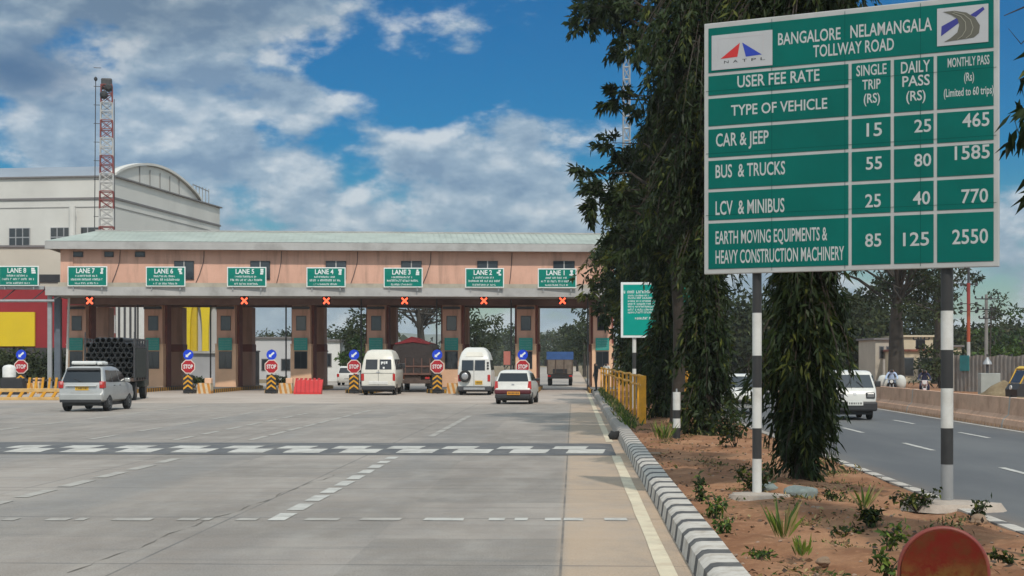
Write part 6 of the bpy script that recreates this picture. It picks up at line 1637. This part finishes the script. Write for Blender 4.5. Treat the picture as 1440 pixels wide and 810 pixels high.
# right side
spread_tree('rain_tree', 'big spreading tree with bare limbs behind the barrier, right of the white van', gpos(1261, 118), 16, (5.8, 5, 5.0, 9.4), 64, 60, .40, .55, seed=3, cl_r=.19, w=(.5, .3, .12, .08), trunk_top=.40)
spread_tree('rain_tree', 'second spreading tree behind the right post of the rate board', gpos(1318, 132), 15, (4.8, 4.6, 4.6, 9.0), 46, 56, .40, .38, seed=4, cl_r=.18, w=(.5, .3, .12, .08), trunk_top=.42)
for i, (px, Y, h, r_, lb) in enumerate(((1038, 165, 8.4, 4.4, 'dark bushy tree behind the half-hidden white car'), (1085, 178, 9.5, 4.6, 'dark bushy tree behind the drooping tree between the posts'), (1145, 170, 9.6, 4.6, 'dark bushy tree above the white van roof, on its left'),
        (1190, 160, 9.0, 4.4, 'dark bushy tree directly above the white van roof'), (1222, 185, 10.0, 5.0, 'taller dark tree between the white van and the pale house'), (1285, 200, 9.4, 5.6, 'dark tree behind the cream house'),
        (1330, 205, 7.2, 4.2, 'dark tree left of the red banded mast'), (1365, 215, 7.0, 4.2, 'dark tree directly behind the red banded mast'), (1402, 220, 6.8, 4.0, 'dark tree behind the grey utility pole'), (1440, 230, 7.6, 4.6, 'dark tree at the right picture edge'))):
    spread_tree('bushy_tree', lb, gpos(px, Y), h, (r_, r_, h * .46, h * .50), 36, 110, .75, .22, seed=20 + i, limbs=False, cl_r=.42, group='dark trees beyond the right carriageway')
spread_tree('leafy_tree', 'fresh green leafy tree over the corrugated fence at the right edge', gpos(1440, 128), 6, (3.6, 3, 2.2, 3.9), 26, 60, .5, .2, mats=LUSH, w=(.5, .38, .12, 0), seed=40, limbs=False, cl_r=.36)
spread_tree('leafy_tree', 'small green bush tree standing right of the banded post', gpos(1322, 112), 3, (2.0, 1.8, 1.5, 1.6), 18, 50, .35, .1, mats=FARL, seed=41, limbs=False, cl_r=.4)
spread_tree('slender_tree', 'slender dark conifer top poking above the trees by the utility pole', gpos(1397, 180), 8, (.9, .9, 2.6, 6.2), 12, 40, .45, .12, seed=42, limbs=False, cl_r=.5)
spread_tree('young_tree', 'wispy young tree beside the grey utility pole', gpos(1393, 108), 7, (1.3, 1.3, 1.0, 5.9), 9, 16, .30, .06, seed=43, cl_r=.3, mats=FARL)
# seen through the lanes
L3 = (('dark tree seen through the fourth lane, on its right', 512, 150, 7.2, 2.7), ('dark tree seen through the fourth lane, behind the small white car', 484, 185, 6.4, 3.6), ('dark tree seen just left of the fourth lane\'s booth', 463, 200, 6.2, 3.0), ('low tree seen through the fifth lane above the warehouse', 396, 215, 6.2, 2.6),
      ('low tree seen through the fifth lane at its left side', 364, 230, 6.4, 2.6), ('tree at the left of the second lane, above the high-roofed minibus', 668, 158, 7.8, 2.6), ('far tree right of the red hoarding', 722, 330, 9.0, 6.0), ('far tree left of the red hoarding', 692, 380, 9.0, 6.5),
      ('far tree in the first lane left of the blue-topped lorry', 770, 420, 10, 7.0), ('far tree in the first lane above the blue-topped lorry', 793, 360, 9.5, 5.6), ('roadside tree right of the blue-topped lorry', 822, 190, 7.0, 2.6), ('roadside tree far beyond the blue-topped lorry', 812, 270, 8.0, 3.4))
for i, (lb, px, Y, h, r_) in enumerate(L3):
    spread_tree('bushy_tree', lb, gpos(px, Y), h, (r_, r_, h * .40, h * .58), 24, 60, .5 if Y < 250 else .9, .2, seed=60 + i, limbs=False, cl_r=.42, group='trees beyond the plaza')
spread_tree('rain_tree', 'airy spreading tree behind the covered lorry', gpos(592, 148), 12, (5.2, 4.5, 3.2, 8.0), 40, 44, .34, .4, seed=80, cl_r=.17, trunk_top=.3)
spread_tree('leafy_tree', 'yellow-green shrub tree behind the stop sign of the fourth lane', gpos(493, 140), 4, (1.4, 1.2, 1.5, 2.6), 14, 50, .4, .08, mats=LUSH, w=(.5, .4, .1, 0), seed=81, limbs=False, cl_r=.42)
spread_tree('overhanging_tree', 'tree reaching over the first lane beyond the plaza', gpos(858, 132), 11, (4.2, 4, 2.4, 7.4), 26, 40, .40, .2, seed=82, cl_r=.2)
for i, (px, Y, h, r_, lb) in enumerate(((30, 104, 2.7, 1.9, 'dark bush behind the first stop sign'), (-8, 106, 2.6, 1.8, 'dark bush behind the water tank at the left edge'), (66, 108, 2.7, 1.5, 'dark bush behind the left canopy post'), (105, 110, 2.6, 1.5, 'dark bush at the foot of the left end booth'))):
    spread_tree('bush', lb, gpos(px, Y), h, (r_, r_, h * .46, h * .5), 22, 60, .4, .1, seed=90 + i, limbs=False, cl_r=.4, group='dark bushes on the left')
for px, lb in ((278, 'small bush behind the striped crash block below the yellow letter'), (392, 'small bush behind the stop sign left of the red plastic barrier')):
    spread_tree('bush', lb, gpos(px, 94.5) + Vector((0, 0, .25)), .9, (.55, .4, .38, .6), 9, 60, .16, .03, mats=LF, seed=px, limbs=False, cl_r=.5)
# far wood that reads as one mass
rng = np.random.default_rng(3)
n = 26000; px_ = rng.uniform(-200, 1640, n); Y_ = rng.uniform(520, 900, n); P = np.stack([(px_ - CX) / F_PX * Y_, Y_, np.abs(rng.normal(0, 1, n)) * 3.2 * (1 + .5 * np.sin(px_ * .05) * np.sin(px_ * .013 + 1)) + .3], 1)
tag(leaves('far_wood', P, rng.normal(0, 1, (n, 3)), rng.uniform(2, 5, n), rng.uniform(1.5, 3, n), FARL, rng.integers(0, 3, n)), 'far band of trees along the horizon', 'wood', None, 'stuff')

# small plants on the median
def plant(name, label, px, py, kind, h, r_, seed, group=None, z=.15):
    global rng
    rng = np.random.default_rng(seed); p = gnd(px, py, z)
    t = thing(name, label, 'plant', p, 0, group)
    if kind == 'tuft':
        n = int(26 * (r_ / .2)); a = rng.uniform(0, 6.28, n); P = np.stack([np.cos(a), np.sin(a), np.zeros(n)], 1) * rng.uniform(0, .35, (n, 1)) * r_
        D = np.stack([np.cos(a) * .35, np.sin(a) * .35, np.ones(n)], 1) + rng.normal(0, .16, (n, 3)); Ln = rng.uniform(.45, 1.05, n) * h
        leaves('blades', P, D, Ln, np.full(n, .024) * (1 + h), LUSH, rng.choice([1, 2, 2, 3], n), t)
    else:
        st = MB(); tips = []
        for k in range(7 if kind == 'shrub' else 4):
            a = rng.uniform(0, 6.28); e = Vector((math.cos(a) * r_ * rng.uniform(.3, 1), math.sin(a) * r_ * rng.uniform(.3, 1), h * rng.uniform(.5, 1))); st.tube([(0, 0, -.03), e * .5 + Vector((0, 0, .1 * h)), e], [.009, .006, .003], 4); tips.append(e)
        st.build('stems', M_BARK, t)
        m_ = 34 if kind == 'shrub' else 22; Q = []; 
        for e in tips:
            s_ = rng.uniform(.25, 1, (m_, 1)); Q.append(np.array(e)[None] * s_ + rng.normal(0, .05 * (h + r_), (m_, 3)))
        P = np.concatenate(Q); P[:, 2] = np.maximum(P[:, 2], .02); n = len(P)
        leaves('foliage', P, rng.normal(0, 1, (n, 3)) + np.array([0, 0, .2]), rng.uniform(.05, .11, n) * (.7 + h), rng.uniform(.025, .05, n) * (.7 + h), LF if kind != 'green' else LUSH, rng.choice([0, 0, 1, 1, 2], n), t)
plant('grass_tuft', 'tall bright grass tuft between the left post and the red marker', 1101, 757, 'tuft', .52, .24, 1)
plant('grass_tuft', 'thin pale grass tuft right of the tall bright tuft', 1128, 782, 'tuft', .26, .2, 2)
plant('grass_tuft', 'yellowish grass tuft at the foot of the bollard', 933, 618, 'tuft', .55, .55, 3)
plant('grass_tuft', 'tall thin dry stalks on the bare soil beside the far kerb', 1215, 716, 'tuft', .5, .12, 4)
plant('weed', 'small bright green weed just left of the left post', 1004, 728, 'green', .34, .14, 5)
plant('weed', 'low green weed beside the kerb, below the left post', 1014, 752, 'green', .20, .12, 6)
plant('weed', 'thin dark weed by the kerb behind the left post', 986, 706, 'weed', .40, .12, 7)
plant('shrub', 'dark green shrublet in the middle of the bare soil', 1222, 741, 'shrub', .26, .20, 8)
plant('weed', 'broad-leaved weed left of the red marker', 1247, 779, 'green', .30, .22, 9)
plant('weed', 'bright broad-leaved weed at the bottom picture edge', 1250, 812, 'green', .26, .16, 10)
plant('ground_cover_plant', 'creeping green patch near the kerb at the bottom of the verge', 1062, 786, 'green', .10, .26, 11)
plant('shrub', 'green patch of weeds by the far kerb left of the right post', 1288, 716, 'shrub', .24, .34, 12)
plant('weed', 'leafy weed right of the foot of the right post', 1362, 731, 'weed', .26, .26, 13)
plant('shrub', 'grey-green thicket between the drooping trees, behind the left post', 1034, 632, 'shrub', 1.15, .75, 14)
plant('shrub', 'low thicket on the ground left of the nearest drooping tree', 1058, 690, 'shrub', .45, .35, 18)
plant('weed', 'flat weed right of the red marker', 1424, 793, 'weed', .10, .22, 15)
plant('weed', 'sparse weed near the centre of the verge', 1190, 752, 'weed', .08, .30, 16)
plant('weed', 'sparse weed under the left part of the rate board', 1165, 702, 'weed', .12, .35, 17)
# weathered stones
def stone(label, px, py, sx, sy, sz, m, seed):
    r = random.Random(seed); bm = bmesh.new(); bmesh.ops.create_icosphere(bm, subdivisions=3, radius=1)
    ph = [r.uniform(0, 6) for _ in range(3)]
    for v in bm.verts:
        k_ = 1 + .14 * math.sin(3 * v.co.x + ph[0]) + .12 * math.sin(4 * v.co.y + ph[1]) + .08 * math.sin(7 * v.co.z + ph[2]); v.co = Vector((v.co.x * sx, v.co.y * sy, v.co.z * sz)) * k_
    me = bpy.data.meshes.new('stone'); bm.to_mesh(me); bm.free(); me.materials.append(m); me.polygons.foreach_set('use_smooth', [True] * len(me.polygons))
    o = tag(link('stone', me), label, 'stone'); o.location = gnd(px, py, .15); o.rotation_euler = (0, 0, r.uniform(0, 3))
M_ST = mat('blue_grey_stone', (.17, .20, .19), .9, .2, 6, .5, 20); M_ST2 = mat('brown_stone', (.22, .15, .10), .9, .2, 6, .5, 20)
stone('blue-grey boulder at the foot of the nearest drooping tree', 1124, 695, .26, .2, .12, M_ST, 1)
stone('smaller blue-grey stone left of the boulder under the nearest drooping tree', 1078, 688, .16, .13, .10, M_ST, 2)
stone('brown stone between the bright weed and the red marker', 1158, 790, .07, .06, .04, M_ST2, 3)
stone('dark stone lying by the far kerb right of the right post', 1377, 733, .12, .09, .07, M_ST2, 4)
stone('pale stone by the path behind the bollard', 915, 640, .2, .15, .07, M_ST2, 5)
stone('brown stone at the foot of the concrete footing', 1150, 716, .08, .07, .04, M_ST2, 6)
# dead leaves, crumbs of soil and dry grass on the median
rng = np.random.default_rng(9)
n = 5200; yy = 6 + 48 * rng.uniform(0, 1, n) ** 1.5; xx = rng.uniform(1.5, 4.72, n)
keep = (np.sin(xx * 2.3 + yy * .8) + np.sin(xx * 5.1 - yy * 1.9) + rng.normal(0, .8, n)) > -.2; xx, yy = xx[keep], yy[keep]; n = len(xx)
c_, s_ = math.cos(RA), math.sin(RA)
P = np.stack([xx * c_ - yy * s_, xx * s_ + yy * c_, .15 + .05 * np.sin(xx * 2.1 + yy * .9) * np.sin(yy * .53 + 1) + .035 * np.sin(yy * 3.1 + xx * 4.3) + rng.uniform(.0, .035, n)], 1)
D = rng.normal(0, 1, (n, 3)); D[:, 2] = rng.uniform(-.05, .4, n)
tag(leaves('leaf_litter', P, D, rng.uniform(.03, .10, n), rng.uniform(.015, .045, n), [mat('dead_leaf', (.13, .075, .04), .9, .3, 4), mat('dead_leaf_dark', (.055, .04, .03), .9), LUSH[3], LUSH[1]], rng.choice([0, 0, 0, 1, 1, 2, 3], n)), 'dead leaves and scraps strewn on the red soil', 'litter', None, 'stuff')
n = 9000; cl = rng.integers(0, 70, n); cyy = 8 + 40 * rng.uniform(0, 1, 70) ** 1.4; cxx = rng.uniform(1.6, 4.7, 70)
yy = cyy[cl] + rng.normal(0, .22, n); xx = np.clip(cxx[cl] + rng.normal(0, .16, n), 1.5, 4.74)
P = np.stack([xx * c_ - yy * s_, xx * s_ + yy * c_, np.full(n, .15) + .05 * np.sin(xx * 2.1 + yy * .9) * np.sin(yy * .53 + 1) + .035 * np.sin(yy * 3.1 + xx * 4.3) - .01], 1)
D = rng.normal(0, .8, (n, 3)); D[:, 2] = rng.uniform(.1, 1.1, n)
tag(leaves('ground_cover', P, D, rng.uniform(.03, .11, n), rng.uniform(.010, .03, n), [LUSH[0], LUSH[3], MATS['dead_leaf'], LUSH[1]], rng.choice([0, 0, 1, 1, 2, 2, 3], n)), 'creeping weeds and dry stalks in patches on the red soil', 'weeds', None, 'stuff')
pb = MB()
for i in range(420):
    y = 7 + 34 * random.random() ** 1.6; x = random.uniform(1.5, 4.7); r_ = random.uniform(.008, .032)
    z = .15 + .05 * math.sin(x * 2.1 + y * .9) * math.sin(y * .53 + 1) + .035 * math.sin(y * 3.1 + x * 4.3)
    q = rd(x, y, z); pb.lathe([(r_ * .4, -r_ * .5), (r_, 0), (r_ * .8, r_ * .4), (r_ * .2, r_ * .7)], q, (random.uniform(-.4, .4), random.uniform(-.4, .4), 1), 6)
tag(pb.build('pebbles', mat('pebble', (.26, .18, .13), .9, .3, 5)), 'pebbles and clods on the red soil', 'pebbles', None, 'stuff')
# grass along the railing and kerb
n = 2600; yy = rng.uniform(42, 92, n); xx = rng.normal(1.62, .10, n)
P = np.stack([xx * c_ - yy * s_, xx * s_ + yy * c_, np.full(n, .13)], 1); D = rng.normal(0, .35, (n, 3)); D[:, 2] = 1
tag(leaves('grass', P, D, rng.uniform(.12, .4, n), rng.uniform(.03, .06, n), LUSH, rng.choice([0, 1, 1, 2, 3], n)), 'grass along the foot of the yellow railing', 'grass', None, 'stuff')

# ------------------------------------------------------------------ air
HAZE = .00020
if HAZE:
    b = MB(); b.box((-6100, -400, -1.2), (6100, 7000, 72)); hz = b.build('haze', [])
    hm = bpy.data.materials.new('haze_air'); hm.use_nodes = True; N = hm.node_tree.nodes; N.clear()
    o_ = N.new('ShaderNodeOutputMaterial'); v_ = N.new('ShaderNodeVolumePrincipled'); v_.inputs['Color'].default_value = (.90, .94, .98, 1); v_.inputs['Density'].default_value = HAZE; v_.inputs['Anisotropy'].default_value = .25
    hm.node_tree.links.new(v_.outputs[0], o_.inputs['Volume']); hz.data.materials.append(hm); hz['kind'] = 'stuff'
